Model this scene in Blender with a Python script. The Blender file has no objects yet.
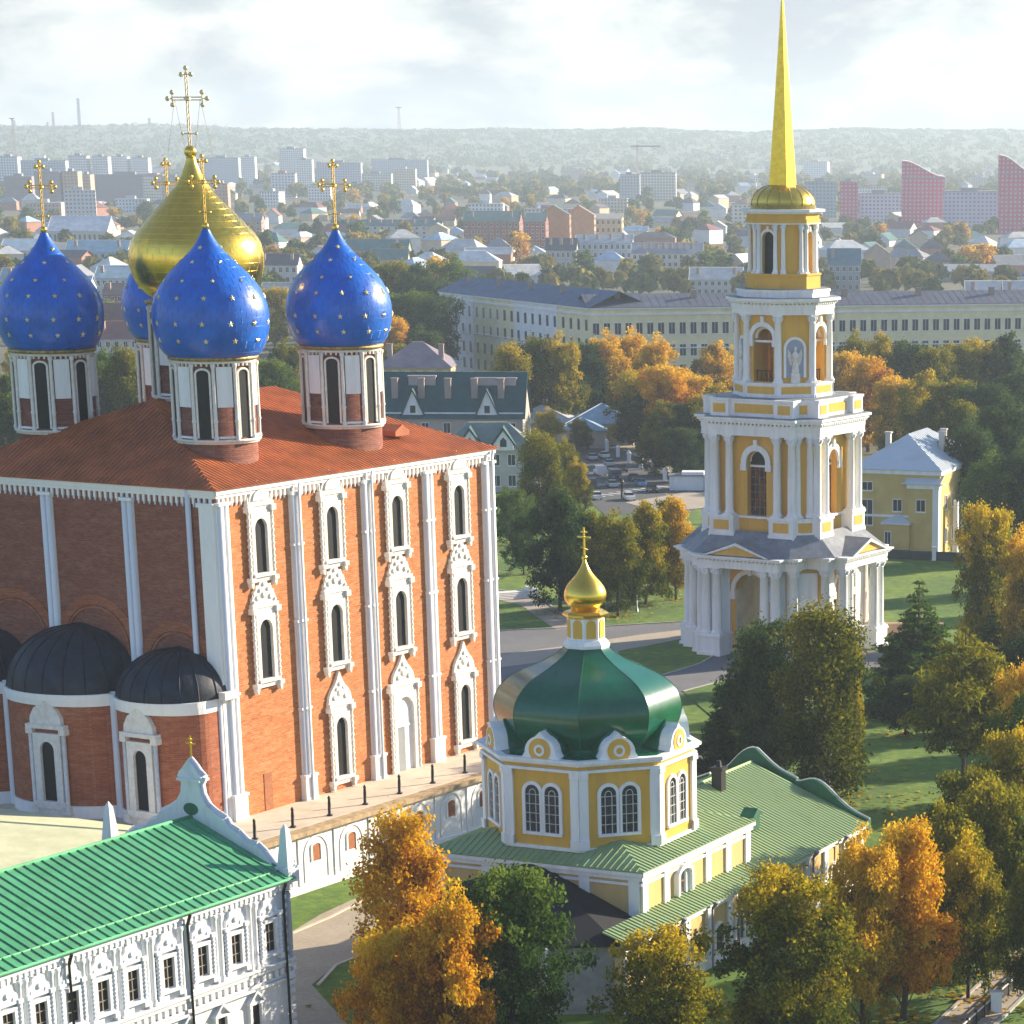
import bpy, bmesh, math, random
import numpy as np
from math import sin, cos, pi, radians as R
from mathutils import Matrix, Vector
S = bpy.context.scene
COL = S.collection
random.seed(7)

# ------------------------------------------------------------------ camera
F_PX, PITCH, ROLL, CX, CY, CAM_H = 3050.0, .3035, .0028, 837.0, 1090.0, 69.0
_r = np.array([1, 0, 0.]); _f = np.array([0, cos(PITCH), -sin(PITCH)]); _u = np.array([0, sin(PITCH), cos(PITCH)])
C_R = cos(ROLL)*_r + sin(ROLL)*_u; C_U = -sin(ROLL)*_r + cos(ROLL)*_u; C_F = _f
cam = bpy.data.objects.new('camera', bpy.data.cameras.new('camera')); COL.objects.link(cam)
cam.matrix_world = Matrix(((C_R[0], C_U[0], -C_F[0], 0), (C_R[1], C_U[1], -C_F[1], 0), (C_R[2], C_U[2], -C_F[2], CAM_H), (0, 0, 0, 1)))
cd = cam.data; cd.sensor_width = 36; cd.lens = F_PX/1024*36
cd.shift_x = (512-CX)/1024; cd.shift_y = (CY-512)/1024; cd.clip_start = 5; cd.clip_end = 40000
S.camera = cam
def at(x, y, z=0.0):
    d = C_F + (x-CX)/F_PX*C_R - (y-CY)/F_PX*C_U
    t = (z-CAM_H)/d[2]
    return Vector((d[0]*t, d[1]*t, z))
def scr(p):
    d = np.array([p[0], p[1], p[2]-CAM_H]); z = d @ C_F
    return CX+F_PX*(d @ C_R)/z, CY-F_PX*(d @ C_U)/z, z
def zat(p, y):                       # height above p whose image row is y
    lo, hi = -20, 300
    for _ in range(50):
        m = (lo+hi)/2
        if scr((p[0], p[1], m))[1] > y: lo = m
        else: hi = m
    return lo

# ------------------------------------------------------------------ light
SUN_AZ, SUN_EL = 57.0, 19.0          # azimuth clockwise from the view direction (+Y)
w = bpy.data.worlds.new('World'); S.world = w; w.use_nodes = True
nt = w.node_tree; nt.nodes.clear()
def N(nt, t, **k):
    n = nt.nodes.new(t)
    for a, b in k.items(): setattr(n, a, b)
    return n
sky = N(nt, 'ShaderNodeTexSky', sky_type='NISHITA', sun_disc=False)
sky.sun_elevation = R(SUN_EL); sky.sun_rotation = R(SUN_AZ); sky.altitude = 100; sky.dust_density = .6
tc = N(nt, 'ShaderNodeTexCoord'); mp = N(nt, 'ShaderNodeMapping'); mp.inputs['Scale'].default_value = (19, 19, 46)
mp.inputs['Location'].default_value = (2.3, .4, 1.0)
n1 = N(nt, 'ShaderNodeTexNoise'); n1.inputs['Scale'].default_value = 1.0; n1.inputs['Detail'].default_value = 9; n1.inputs['Roughness'].default_value = .56
n1.inputs['Distortion'].default_value = .25
r1 = N(nt, 'ShaderNodeValToRGB'); r1.color_ramp.elements[0].position = .36; r1.color_ramp.elements[1].position = .62
mp2 = N(nt, 'ShaderNodeMapping'); mp2.inputs['Scale'].default_value = (19, 19, 46); mp2.inputs['Location'].default_value = (2.3, .4, 1.28)
n2 = N(nt, 'ShaderNodeTexNoise'); n2.inputs['Scale'].default_value = 1.0; n2.inputs['Detail'].default_value = 9; n2.inputs['Roughness'].default_value = .56
n2.inputs['Distortion'].default_value = .25
r2 = N(nt, 'ShaderNodeValToRGB')
e = r2.color_ramp.elements; e[0].position = .43; e[0].color = (6.5, 6.3, 5.95, 1); e[1].position = .59; e[1].color = (3.5, 3.75, 4.1, 1)
gm = N(nt, 'ShaderNodeMix', data_type='RGBA', blend_type='MULTIPLY'); gm.inputs[0].default_value = 1; gm.inputs[7].default_value = (.74, .95, 1.25, 1)   # cool clear air between the clouds
mx = N(nt, 'ShaderNodeMix', data_type='RGBA')
bg = N(nt, 'ShaderNodeBackground'); bg.inputs['Strength'].default_value = .074
wo = N(nt, 'ShaderNodeOutputWorld'); L = nt.links.new
L(tc.outputs['Generated'], mp.inputs['Vector']); L(mp.outputs[0], n1.inputs['Vector']); L(n1.outputs['Fac'], r1.inputs[0])
L(tc.outputs['Generated'], mp2.inputs['Vector']); L(mp2.outputs[0], n2.inputs['Vector']); L(n2.outputs['Fac'], r2.inputs[0])
cm = N(nt, 'ShaderNodeMath', operation='MULTIPLY'); 
sx = N(nt, 'ShaderNodeSeparateXYZ'); L(tc.outputs['Generated'], sx.inputs[0])
el = N(nt, 'ShaderNodeMapRange'); el.inputs['From Min'].default_value = .04; el.inputs['From Max'].default_value = .22; el.inputs['To Min'].default_value = 1; el.inputs['To Max'].default_value = .12
L(sx.outputs['Z'], el.inputs['Value']); lf = N(nt, 'ShaderNodeMath', operation='MULTIPLY'); L(el.outputs[0], cm.inputs[1])
ma = N(nt, 'ShaderNodeMath', operation='MULTIPLY_ADD'); ma.inputs[1].default_value = .30; ma.inputs[2].default_value = .68; L(r1.outputs[0], ma.inputs[0]); L(ma.outputs[0], cm.inputs[0]); L(cm.outputs[0], mx.inputs[0]); L(sky.outputs[0], gm.inputs[6]); L(gm.outputs[2], mx.inputs[6]); L(r2.outputs[0], mx.inputs[7])
L(mx.outputs[2], bg.inputs['Color']); L(bg.outputs[0], wo.inputs['Surface'])
sl = bpy.data.lights.new('sun', 'SUN'); sl.energy = 5.0; sl.angle = R(.5); sl.color = (1.0, .85, .64)
so = bpy.data.objects.new('sun', sl); COL.objects.link(so)
sd = Vector((sin(R(SUN_AZ))*cos(R(SUN_EL)), cos(R(SUN_AZ))*cos(R(SUN_EL)), sin(R(SUN_EL))))
so.rotation_euler = sd.to_track_quat('Z', 'Y').to_euler(); so.location = (300, 300, 300)
S.view_settings.view_transform = 'Standard'; S.view_settings.look = 'None'; S.view_settings.exposure = 1.26; S.view_settings.gamma = 1
S.render.engine = 'CYCLES'
S.cycles.max_bounces = 6; S.cycles.diffuse_bounces = 3; S.cycles.transparent_max_bounces = 4; S.cycles.use_denoising = True

# ------------------------------------------------------------------ materials
MATS = {}
def mat(name, col, rough=.7, metal=0, spec=.3, var=.12, scale=.6, bump=0, bscale=8, coat=0, stretch=(1, 1, 1), dirt=None, dirt_amt=.5, dscale=.25):
    """procedural paint / plaster / metal: base colour broken by two noises, optional stain colour and bump"""
    if name in MATS: return MATS[name]
    m = bpy.data.materials.new(name); m.use_nodes = True; t = m.node_tree; b = t.nodes['Principled BSDF']; l = t.links.new
    tc = N(t, 'ShaderNodeTexCoord'); mp = N(t, 'ShaderNodeMapping'); mp.inputs['Scale'].default_value = stretch; l(tc.outputs['Object'], mp.inputs[0])
    n = N(t, 'ShaderNodeTexNoise'); n.inputs['Scale'].default_value = scale; n.inputs['Detail'].default_value = 6; n.inputs['Roughness'].default_value = .65
    l(mp.outputs[0], n.inputs['Vector'])
    rp = N(t, 'ShaderNodeValToRGB'); e = rp.color_ramp.elements; e[0].position = .3; e[1].position = .7
    e[0].color = tuple(max(0, c*(1-var*1.6)) for c in col)+(1,); e[1].color = tuple(min(1, c*(1+var)) for c in col)+(1,)
    l(n.outputs['Fac'], rp.inputs[0]); out = rp.outputs[0]
    if dirt:
        n2 = N(t, 'ShaderNodeTexNoise'); n2.inputs['Scale'].default_value = dscale; n2.inputs['Detail'].default_value = 8; n2.inputs['Roughness'].default_value = .7
        l(mp.outputs[0], n2.inputs['Vector'])
        rd = N(t, 'ShaderNodeValToRGB'); rd.color_ramp.elements[0].position = .48; rd.color_ramp.elements[1].position = .72
        mm = N(t, 'ShaderNodeMath', operation='MULTIPLY'); mm.inputs[1].default_value = dirt_amt
        l(n2.outputs['Fac'], rd.inputs[0]); l(rd.outputs[0], mm.inputs[0])
        mx = N(t, 'ShaderNodeMix', data_type='RGBA'); mx.inputs[7].default_value = tuple(dirt)+(1,)
        l(mm.outputs[0], mx.inputs[0]); l(out, mx.inputs[6]); out = mx.outputs[2]
    l(out, b.inputs['Base Color'])
    b.inputs['Roughness'].default_value = rough; b.inputs['Metallic'].default_value = metal; b.inputs['Specular IOR Level'].default_value = spec if coat == 0 else .5
    if coat: b.inputs['Coat Weight'].default_value = coat; b.inputs['Coat Roughness'].default_value = .12
    if bump:
        nb = N(t, 'ShaderNodeTexNoise'); nb.inputs['Scale'].default_value = bscale; nb.inputs['Detail'].default_value = 3; l(mp.outputs[0], nb.inputs['Vector'])
        bp = N(t, 'ShaderNodeBump'); bp.inputs['Strength'].default_value = bump; bp.inputs['Distance'].default_value = .1
        l(nb.outputs['Fac'], bp.inputs['Height']); l(bp.outputs[0], b.inputs['Normal'])
    MATS[name] = m; return m
def brickmat(name, c0, c1, mortar, patch):
    m = bpy.data.materials.new(name); m.use_nodes = True; t = m.node_tree; b = t.nodes['Principled BSDF']; l = t.links.new
    tc = N(t, 'ShaderNodeTexCoord'); sp = N(t, 'ShaderNodeSeparateXYZ'); l(tc.outputs['Object'], sp.inputs[0])
    ad = N(t, 'ShaderNodeMath', operation='ADD'); l(sp.outputs[0], ad.inputs[0]); l(sp.outputs[1], ad.inputs[1])
    cb = N(t, 'ShaderNodeCombineXYZ'); l(ad.outputs[0], cb.inputs[0]); l(sp.outputs[2], cb.inputs[1])
    br = N(t, 'ShaderNodeTexBrick'); br.inputs['Scale'].default_value = 1; br.inputs['Brick Width'].default_value = .62; br.inputs['Row Height'].default_value = .2
    br.inputs['Mortar Size'].default_value = .018; br.inputs['Color1'].default_value = c0+(1,); br.inputs['Color2'].default_value = c1+(1,); br.inputs['Mortar'].default_value = mortar+(1,)
    l(cb.outputs[0], br.inputs['Vector'])
    mp = N(t, 'ShaderNodeMapping'); mp.inputs['Scale'].default_value = (.35, .35, 1.5); l(tc.outputs['Object'], mp.inputs[0])
    n = N(t, 'ShaderNodeTexNoise'); n.inputs['Scale'].default_value = .8; n.inputs['Detail'].default_value = 9; n.inputs['Roughness'].default_value = .72; l(mp.outputs[0], n.inputs['Vector'])
    rp = N(t, 'ShaderNodeValToRGB'); rp.color_ramp.elements[0].position = .45; rp.color_ramp.elements[1].position = .78; l(n.outputs['Fac'], rp.inputs[0])
    ml = N(t, 'ShaderNodeMath', operation='MULTIPLY'); ml.inputs[1].default_value = .8; l(rp.outputs[0], ml.inputs[0])
    mx = N(t, 'ShaderNodeMix', data_type='RGBA'); mx.inputs[7].default_value = patch+(1,); l(ml.outputs[0], mx.inputs[0]); l(br.outputs['Color'], mx.inputs[6])
    n3 = N(t, 'ShaderNodeTexNoise'); n3.inputs['Scale'].default_value = 3.2; n3.inputs['Detail'].default_value = 5; n3.inputs['Roughness'].default_value = .8; l(mp.outputs[0], n3.inputs['Vector'])
    r3 = N(t, 'ShaderNodeValToRGB'); r3.color_ramp.elements[0].color = (.55, .5, .5, 1); r3.color_ramp.elements[1].color = (1.25, 1.2, 1.15, 1)
    r3.color_ramp.elements[0].position = .3; r3.color_ramp.elements[1].position = .72; l(n3.outputs['Fac'], r3.inputs[0])
    m2 = N(t, 'ShaderNodeMix', data_type='RGBA', blend_type='MULTIPLY'); m2.inputs[0].default_value = .9; l(mx.outputs[2], m2.inputs[6]); l(r3.outputs[0], m2.inputs[7])
    l(m2.outputs[2], b.inputs['Base Color']); b.inputs['Roughness'].default_value = .9
    bp = N(t, 'ShaderNodeBump'); bp.inputs['Strength'].default_value = .35; bp.inputs['Distance'].default_value = .06; l(n3.outputs['Fac'], bp.inputs['Height']); l(bp.outputs[0], b.inputs['Normal'])
    return m
def facade(name, wall, win, px=3.0, pz=3.0, fx=.5, fz=.5, off=0.0):
    """far facade: rows of dark window openings in a plastered wall (object coordinates)"""
    if name in MATS: return MATS[name]
    m = bpy.data.materials.new(name); m.use_nodes = True; t = m.node_tree; b = t.nodes['Principled BSDF']; l = t.links.new
    tc = N(t, 'ShaderNodeTexCoord'); sp = N(t, 'ShaderNodeSeparateXYZ'); l(tc.outputs['Object'], sp.inputs[0])
    def M(op, a, bb):
        n = N(t, 'ShaderNodeMath', operation=op)
        for i, q in enumerate((a, bb)):
            if q is None: continue
            if isinstance(q, (int, float)): n.inputs[i].default_value = q
            else: l(q, n.inputs[i])
        return n.outputs[0]
    s = M('ADD', sp.outputs[0], sp.outputs[1])
    fa = M('FRACT', M('DIVIDE', M('ADD', s, 300+off), px), None); fb = M('FRACT', M('DIVIDE', sp.outputs[2], pz), None)
    a = M('MULTIPLY', M('LESS_THAN', M('ABSOLUTE', M('SUBTRACT', fa, .5), None), fx/2), M('LESS_THAN', M('ABSOLUTE', M('SUBTRACT', fb, .52), None), fz/2))
    n = N(t, 'ShaderNodeTexNoise'); n.inputs['Scale'].default_value = .15; n.inputs['Detail'].default_value = 5; l(tc.outputs['Object'], n.inputs['Vector'])
    rp = N(t, 'ShaderNodeValToRGB'); rp.color_ramp.elements[0].color = tuple(c*.8 for c in wall)+(1,); rp.color_ramp.elements[1].color = tuple(min(1, c*1.12) for c in wall)+(1,)
    l(n.outputs['Fac'], rp.inputs[0])
    mx = N(t, 'ShaderNodeMix', data_type='RGBA'); mx.inputs[7].default_value = tuple(win)+(1,); l(a, mx.inputs[0]); l(rp.outputs[0], mx.inputs[6]); l(mx.outputs[2], b.inputs['Base Color'])
    b.inputs['Roughness'].default_value = .8; MATS[name] = m; return m
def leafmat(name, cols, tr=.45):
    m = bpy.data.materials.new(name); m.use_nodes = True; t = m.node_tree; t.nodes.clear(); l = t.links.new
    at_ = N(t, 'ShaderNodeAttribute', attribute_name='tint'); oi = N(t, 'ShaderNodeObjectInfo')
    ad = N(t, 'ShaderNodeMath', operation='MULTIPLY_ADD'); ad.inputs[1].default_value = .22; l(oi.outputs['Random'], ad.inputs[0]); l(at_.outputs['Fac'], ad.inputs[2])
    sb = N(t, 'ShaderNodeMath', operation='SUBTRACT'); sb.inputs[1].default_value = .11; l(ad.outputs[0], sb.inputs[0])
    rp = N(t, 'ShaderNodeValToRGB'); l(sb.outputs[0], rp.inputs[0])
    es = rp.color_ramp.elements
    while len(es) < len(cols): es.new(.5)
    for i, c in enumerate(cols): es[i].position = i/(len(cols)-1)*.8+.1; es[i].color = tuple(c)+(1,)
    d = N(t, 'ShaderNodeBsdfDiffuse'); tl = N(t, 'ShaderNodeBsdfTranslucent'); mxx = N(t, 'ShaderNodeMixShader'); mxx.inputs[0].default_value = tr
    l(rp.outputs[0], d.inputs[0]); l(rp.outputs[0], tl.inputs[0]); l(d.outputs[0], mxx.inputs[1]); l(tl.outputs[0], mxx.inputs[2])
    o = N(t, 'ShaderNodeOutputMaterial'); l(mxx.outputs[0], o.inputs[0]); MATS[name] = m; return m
def groundmat(name, c0, c1, c2, s=.05, s2=1.2, bump=.4):
    m = bpy.data.materials.new(name); m.use_nodes = True; t = m.node_tree; b = t.nodes['Principled BSDF']; l = t.links.new
    tc = N(t, 'ShaderNodeTexCoord'); n = N(t, 'ShaderNodeTexNoise'); n.inputs['Scale'].default_value = s; n.inputs['Detail'].default_value = 8; n.inputs['Roughness'].default_value = .7
    n2 = N(t, 'ShaderNodeTexNoise'); n2.inputs['Scale'].default_value = s2; n2.inputs['Detail'].default_value = 6; n2.inputs['Roughness'].default_value = .75
    l(tc.outputs['Object'], n.inputs[0]); l(tc.outputs['Object'], n2.inputs[0])
    ad = N(t, 'ShaderNodeMath', operation='ADD'); l(n.outputs['Fac'], ad.inputs[0]); l(n2.outputs['Fac'], ad.inputs[1])
    hf = N(t, 'ShaderNodeMath', operation='MULTIPLY'); hf.inputs[1].default_value = .5; l(ad.outputs[0], hf.inputs[0])
    rp = N(t, 'ShaderNodeValToRGB'); es = rp.color_ramp.elements; es.new(.5); es[0].position = .36; es[2].position = .64
    for q, c in zip(es, (c0, c1, c2)): q.color = tuple(c)+(1,)
    l(hf.outputs[0], rp.inputs[0]); l(rp.outputs[0], b.inputs['Base Color']); b.inputs['Roughness'].default_value = .95
    bp = N(t, 'ShaderNodeBump'); bp.inputs['Strength'].default_value = bump; bp.inputs['Distance'].default_value = .2; l(n2.outputs['Fac'], bp.inputs['Height']); l(bp.outputs[0], b.inputs['Normal'])
    MATS[name] = m; return m
BRICK = brickmat('brick', (.58, .20, .042), (.45, .125, .03), (.48, .27, .13), (.58, .32, .16))
BRICKA = brickmat('apse_brick', (.40, .105, .035), (.30, .07, .025), (.36, .18, .10), (.42, .19, .11))
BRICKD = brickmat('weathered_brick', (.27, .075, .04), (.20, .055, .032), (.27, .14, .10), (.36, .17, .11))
WHITE = mat('white_limewash', (.86, .86, .85), .85, var=.05, scale=.8, dirt=(.58, .55, .50), dirt_amt=.5, dscale=.8, bump=.15, bscale=3, stretch=(1.1, 1.1, .22))
WHITE2 = mat('white_paint', (.85, .86, .86), .75, var=.05, scale=.9, dirt=(.55, .54, .50), dirt_amt=.5, dscale=.8, stretch=(1.3, 1.3, .2))
WSTONE = mat('carved_white_stone', (.78, .75, .69), .85, var=.08, scale=2.5, dirt=(.50, .45, .38), dirt_amt=.5, dscale=1.2, bump=.5, bscale=5)
DARK = mat('dark_glass', (.008, .008, .010), .45, var=.3, scale=1.5)
IRON = mat('black_iron', (.02, .02, .02), .5)
ROOFRED = mat('rust_red_sheet_roof', (.43, .118, .034), .6, var=.25, scale=.35, dirt=(.22, .05, .03), dirt_amt=.6, dscale=.5, bump=.1, bscale=2)
BLUE = mat('blue_enamel', (.0, .125, .60), .34, var=.16, scale=.6, coat=.18, bump=.32, bscale=1.1, dirt=(.0, .07, .38), dirt_amt=.5, dscale=.9)
GOLD = mat('gold_leaf', (.95, .62, .10), .27, 1, var=.10, scale=.9, bump=.14, bscale=1.7)
GOLD2 = mat('gold_paint', (.86, .58, .12), .38, 1, var=.1)
YEL = mat('ochre_plaster', (.74, .43, .07), .85, var=.07, scale=.6, dirt=(.55, .34, .12), dirt_amt=.6, dscale=.8, stretch=(1.2, 1.2, .22))
CREAM = mat('cream_plaster', (.68, .46, .18), .85, var=.07, scale=.5, dirt=(.52, .42, .24), dirt_amt=.6, dscale=.8, stretch=(1.2, 1.2, .22))
LEAD = mat('lead_grey_roof', (.20, .22, .25), .55, var=.2, scale=.8, dirt=(.33, .34, .35), dirt_amt=.5)
DGREEN = mat('dark_green_enamel', (.0, .10, .045), .27, var=.18, scale=.6, coat=.3, bump=.12, bscale=1.2)
GRNROOF = mat('green_sheet_roof', (.075, .32, .155), .5, var=.2, scale=.4, dirt=(.12, .27, .15), dirt_amt=.5, dscale=.5)
PGREEN = mat('pale_green_sheet_roof', (.29, .40, .19), .5, var=.14, scale=.5, dirt=(.16, .27, .16), dirt_amt=.7, dscale=.5)
BLKROOF = mat('black_sheet_roof', (.012, .013, .018), .8, var=.3, scale=.8)
APSEROOF = mat('dark_blue_lead_dome', (.010, .014, .028), .5, var=.45, scale=.8, dirt=(.015, .04, .07), dirt_amt=.6, dscale=.6, bump=.3, bscale=2)
GREYWALL = mat('grey_stained_plaster', (.36, .35, .33), .9, var=.15, scale=.7, dirt=(.22, .21, .2), dirt_amt=.6, dscale=.5)
PAVE = mat('pale_stone_paving', (.62, .54, .42), .9, var=.1, scale=.6, dirt=(.45, .37, .27), dirt_amt=.5)
COPING = mat('brown_stone_coping', (.45, .33, .19), .9, var=.25, scale=1.2)
RUST = mat('brown_shutter', (.36, .13, .05), .7, var=.2, scale=2)
BARK = mat('bark', (.075, .055, .04), .95, var=.3, scale=2)
BIRCHBARK = mat('pale_bark', (.35, .33, .30), .9, var=.4, scale=2)
GRASS = groundmat('grass', (.030, .075, .003), (.085, .17, .005), (.22, .28, .015), .05, .7)
CITY = groundmat('city_ground', (.05, .06, .03), (.09, .09, .05), (.16, .14, .10), .01, .12, .2)
ASPH = groundmat('asphalt', (.10, .10, .11), (.14, .14, .15), (.19, .185, .18), .08, 2.0, .15)
PATHM = groundmat('path_paving', (.30, .25, .19), (.38, .32, .24), (.46, .39, .30), .1, 2.0, .15)
HILLM = groundmat('hill_woods', (.07, .10, .06), (.12, .14, .08), (.18, .17, .10), .004, .025, 1.0)  # hill colours lightened to stand in for distance haze
LEAF = {
 'orange': leafmat('leaf_orange', [(.34, .11, .008), (.60, .28, .012), (.72, .42, .02), (.78, .54, .04)]),
 'yellow': leafmat('leaf_yellow', [(0.135, 0.1283, 0.0162), (0.405, 0.27, 0.02025), (0.702, 0.432, 0.027), (0.8, 0.513, 0.0405)]),
 'yellowgreen': leafmat('leaf_yellow_green', [(.06, .085, .008), (.18, .18, .012), (.40, .31, .015), (.62, .44, .02)]),
 'olive': leafmat('leaf_olive', [(.035, .055, .005), (.09, .115, .010), (.18, .18, .014), (.33, .28, .02)]),
 'green': leafmat('leaf_green', [(0.0273, 0.0637, 0.01456), (0.0637, 0.1274, 0.02184), (0.1092, 0.182, 0.02912), (0.182, 0.2366, 0.0364)]),
 'dark': leafmat('leaf_dark_green', [(0.01456, 0.0364, 0.01456), (0.02912, 0.0637, 0.02184), (0.05096, 0.09464, 0.02912), (0.091, 0.1274, 0.0364)]),
}

# ------------------------------------------------------------------ mesh builder
class MB:
    def __init__(s): s.v = []; s.f = []; s.m = []; s.sm = []; s.ident()
    def ident(s): s.o = (0, 0); s.t = (1, 0); s.n = (0, 1); return s
    def fr(s, phi, ox=0, oy=0):      # a runs along a wall, b outward along azimuth phi, c up
        p = R(phi); s.o = (ox, oy); s.n = (cos(p), sin(p)); s.t = (-sin(p), cos(p)); return s
    def p(s, a, b, c): return (s.o[0]+a*s.t[0]+b*s.n[0], s.o[1]+a*s.t[1]+b*s.n[1], c)
    def face(s, pts, mi=0, sm=False):
        i = len(s.v); s.v += [s.p(*q) for q in pts]; s.f.append(tuple(range(i, i+len(pts)))); s.m.append(mi); s.sm.append(sm)
    def box(s, a0, a1, b0, b1, c0, c1, mi=0):
        i = len(s.v)
        s.v += [s.p(a, b, c) for c in (c0, c1) for b in (b0, b1) for a in (a0, a1)]
        for q in ((0, 1, 3, 2), (4, 6, 7, 5), (0, 4, 5, 1), (2, 3, 7, 6), (0, 2, 6, 4), (1, 5, 7, 3)):
            s.f.append(tuple(i+k for k in q)); s.m.append(mi); s.sm.append(False)
    def prism(s, pts, b0, b1, mi=0):  # outline in (a,c), extruded along b
        n = len(pts); i = len(s.v)
        s.v += [s.p(a, b0, c) for a, c in pts]+[s.p(a, b1, c) for a, c in pts]
        s.f += [tuple(range(i+n-1, i-1, -1)), tuple(range(i+n, i+2*n))]
        s.f += [(i+k, i+(k+1) % n, i+n+(k+1) % n, i+n+k) for k in range(n)]
        s.m += [mi]*(n+2); s.sm += [False]*(n+2)
    def slab(s, pts, c0, c1, mi=0):   # outline in (a,b), extruded up
        n = len(pts); i = len(s.v)
        s.v += [s.p(a, b, c0) for a, b in pts]+[s.p(a, b, c1) for a, b in pts]
        s.f += [tuple(range(i+n-1, i-1, -1)), tuple(range(i+n, i+2*n))]
        s.f += [(i+k, i+(k+1) % n, i+n+(k+1) % n, i+n+k) for k in range(n)]
        s.m += [mi]*(n+2); s.sm += [False]*(n+2)
    def lathe(s, prof, n=24, at_=(0, 0, 0), mi=0, a0=0, a1=360, sm=True, ph=0, sc=(1, 1)):
        full = abs(a1-a0) >= 359.9; k = n if full else n+1; i = len(s.v)
        for r, z in prof:
            for j in range(k):
                t = R(a0+(a1-a0)*j/n+ph); s.v.append(s.p(at_[0]+r*sc[0]*cos(t), at_[1]+r*sc[1]*sin(t), at_[2]+z))
        for q in range(len(prof)-1):
            for j in range(n):
                jj = (j+1) % k; s.f.append((i+q*k+j, i+q*k+jj, i+(q+1)*k+jj, i+(q+1)*k+j)); s.m.append(mi); s.sm.append(sm)
        for q, z in ((0, 0), (len(prof)-1, 1)):
            if prof[q][0] > .02 and full: s.f.append(tuple(i+q*k+j for j in range(k))); s.m.append(mi); s.sm.append(False)
    def ball(s, a, b, c, r, n=10, mi=0):
        s.lathe([(r*sin(pi*k/6)+1e-4, -r*cos(pi*k/6)) for k in range(7)], n, (a, b, c), mi)
    def tube(s, p0, p1, r0, r1=None, n=6, mi=0):
        r1 = r0 if r1 is None else r1
        A = Vector(s.p(*p0)); B = Vector(s.p(*p1)); d = (B-A).normalized(); x = d.orthogonal().normalized(); y = d.cross(x); i = len(s.v)
        for P, r in ((A, r0), (B, r1)):
            for j in range(n): s.v.append(tuple(P+(x*cos(2*pi*j/n)+y*sin(2*pi*j/n))*r))
        for j in range(n): s.f.append((i+j, i+(j+1) % n, i+n+(j+1) % n, i+n+j)); s.m.append(mi); s.sm.append(True)
        s.f += [tuple(range(i, i+n)), tuple(range(i+n, i+2*n))]; s.m += [mi]*2; s.sm += [False]*2
    def archring(s, wi, wo, c0, spring, b0, b1, mi=0, top=None, n=12, rise=1.0, cent=0):
        ang = [pi*k/n for k in range(n+1)]
        if top is not None:
            H = top-spring; tc_ = math.atan2(H, wo)
            for g in (tc_, pi-tc_): ang[min(range(n+1), key=lambda k: abs(ang[k]-g))] = g
        inn = [(-wi, c0)]+[(-wi*cos(q), spring+wi*rise*sin(q)) for q in ang]+[(wi, c0)]
        if top is None: out = [(-wo, c0)]+[(-wo*cos(q), spring+(wi*rise+wo-wi)*sin(q)) for q in ang]+[(wo, c0)]
        else:
            out = [(-wo, c0)]
            for q in ang:
                x, y = -cos(q), sin(q); t = min(wo/abs(x) if abs(x) > 1e-6 else 1e9, H/y if y > 1e-6 else 1e9); out.append((x*t, spring+y*t))
            out.append((wo, c0))
        inn = [(a+cent, c) for a, c in inn]; out = [(a+cent, c) for a, c in out]
        m = len(inn)
        for k in range(m-1):
            for b in (b0, b1): s.face([(*inn[k][:1], b, inn[k][1]), (inn[k+1][0], b, inn[k+1][1]), (out[k+1][0], b, out[k+1][1]), (out[k][0], b, out[k][1])], mi)
            for o in (inn, out): s.face([(o[k][0], b0, o[k][1]), (o[k+1][0], b0, o[k+1][1]), (o[k+1][0], b1, o[k+1][1]), (o[k][0], b1, o[k][1])], mi)
        for k in (0, m-1): s.face([(inn[k][0], b0, c0), (out[k][0], b0, c0), (out[k][0], b1, c0), (inn[k][0], b1, c0)], mi)
    def archpane(s, w_, c0, spring, b0, b1, mi=0, n=10, rise=1.0, cent=0):
        s.prism([(cent-w_, c0)]+[(cent-w_*cos(pi*k/n), spring+w_*rise*sin(pi*k/n)) for k in range(n+1)]+[(cent+w_, c0)], b0, b1, mi)
    def roofplane(s, P, Q, up, D, e0=0, e1=0, rise=0, mi=0, sp=.6, rib=.07, rh=.07, th=.12):
        """sloped sheet with standing seams; P,Q eave ends (x,y,z); up = horizontal unit vector up-slope; D plan depth; e0/e1 hip insets"""
        P = Vector(P); Q = Vector(Q); U = Vector((up[0], up[1], 0)); t = (Q-P); Ln = t.length; t.normalize()
        H = Vector((0, 0, rise)); nrm = (U*D+H).cross(t).normalized()
        if nrm.z < 0: nrm = -nrm
        a = [P, Q, P+t*(Ln-e1)+U*D+H, P+t*e0+U*D+H]
        if e0+e1 >= Ln-.01: a = a[:3]
        i = len(s.v); k = len(a); s.v += [tuple(q) for q in a]+[tuple(q-nrm*th) for q in a]
        s.f += [tuple(range(i, i+k)), tuple(range(i+2*k-1, i+k-1, -1))]+[(i+j, i+(j+1) % k, i+k+(j+1) % k, i+k+j) for j in range(k)]
        s.m += [mi]*(k+2); s.sm += [False]*(k+2)
        x = sp/2
        while x < Ln:
            q = 1.0
            if e0 > .01: q = min(q, x/e0)
            if e1 > .01: q = min(q, (Ln-x)/e1)
            A = P+t*x; B = A+(U*D+H)*q
            i = len(s.v)
            for E in (A, B):
                for dx, dn in ((-rib/2, -.01), (rib/2, -.01), (rib/2, rh), (-rib/2, rh)): s.v.append(tuple(E+t*dx+nrm*dn))
            s.f += [(i, i+1, i+5, i+4), (i+1, i+2, i+6, i+5), (i+2, i+3, i+7, i+6), (i+3, i, i+4, i+7), (i, i+1, i+2, i+3), (i+4, i+5, i+6, i+7)]
            s.m += [mi]*6; s.sm += [False]*6
            x += sp
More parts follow.
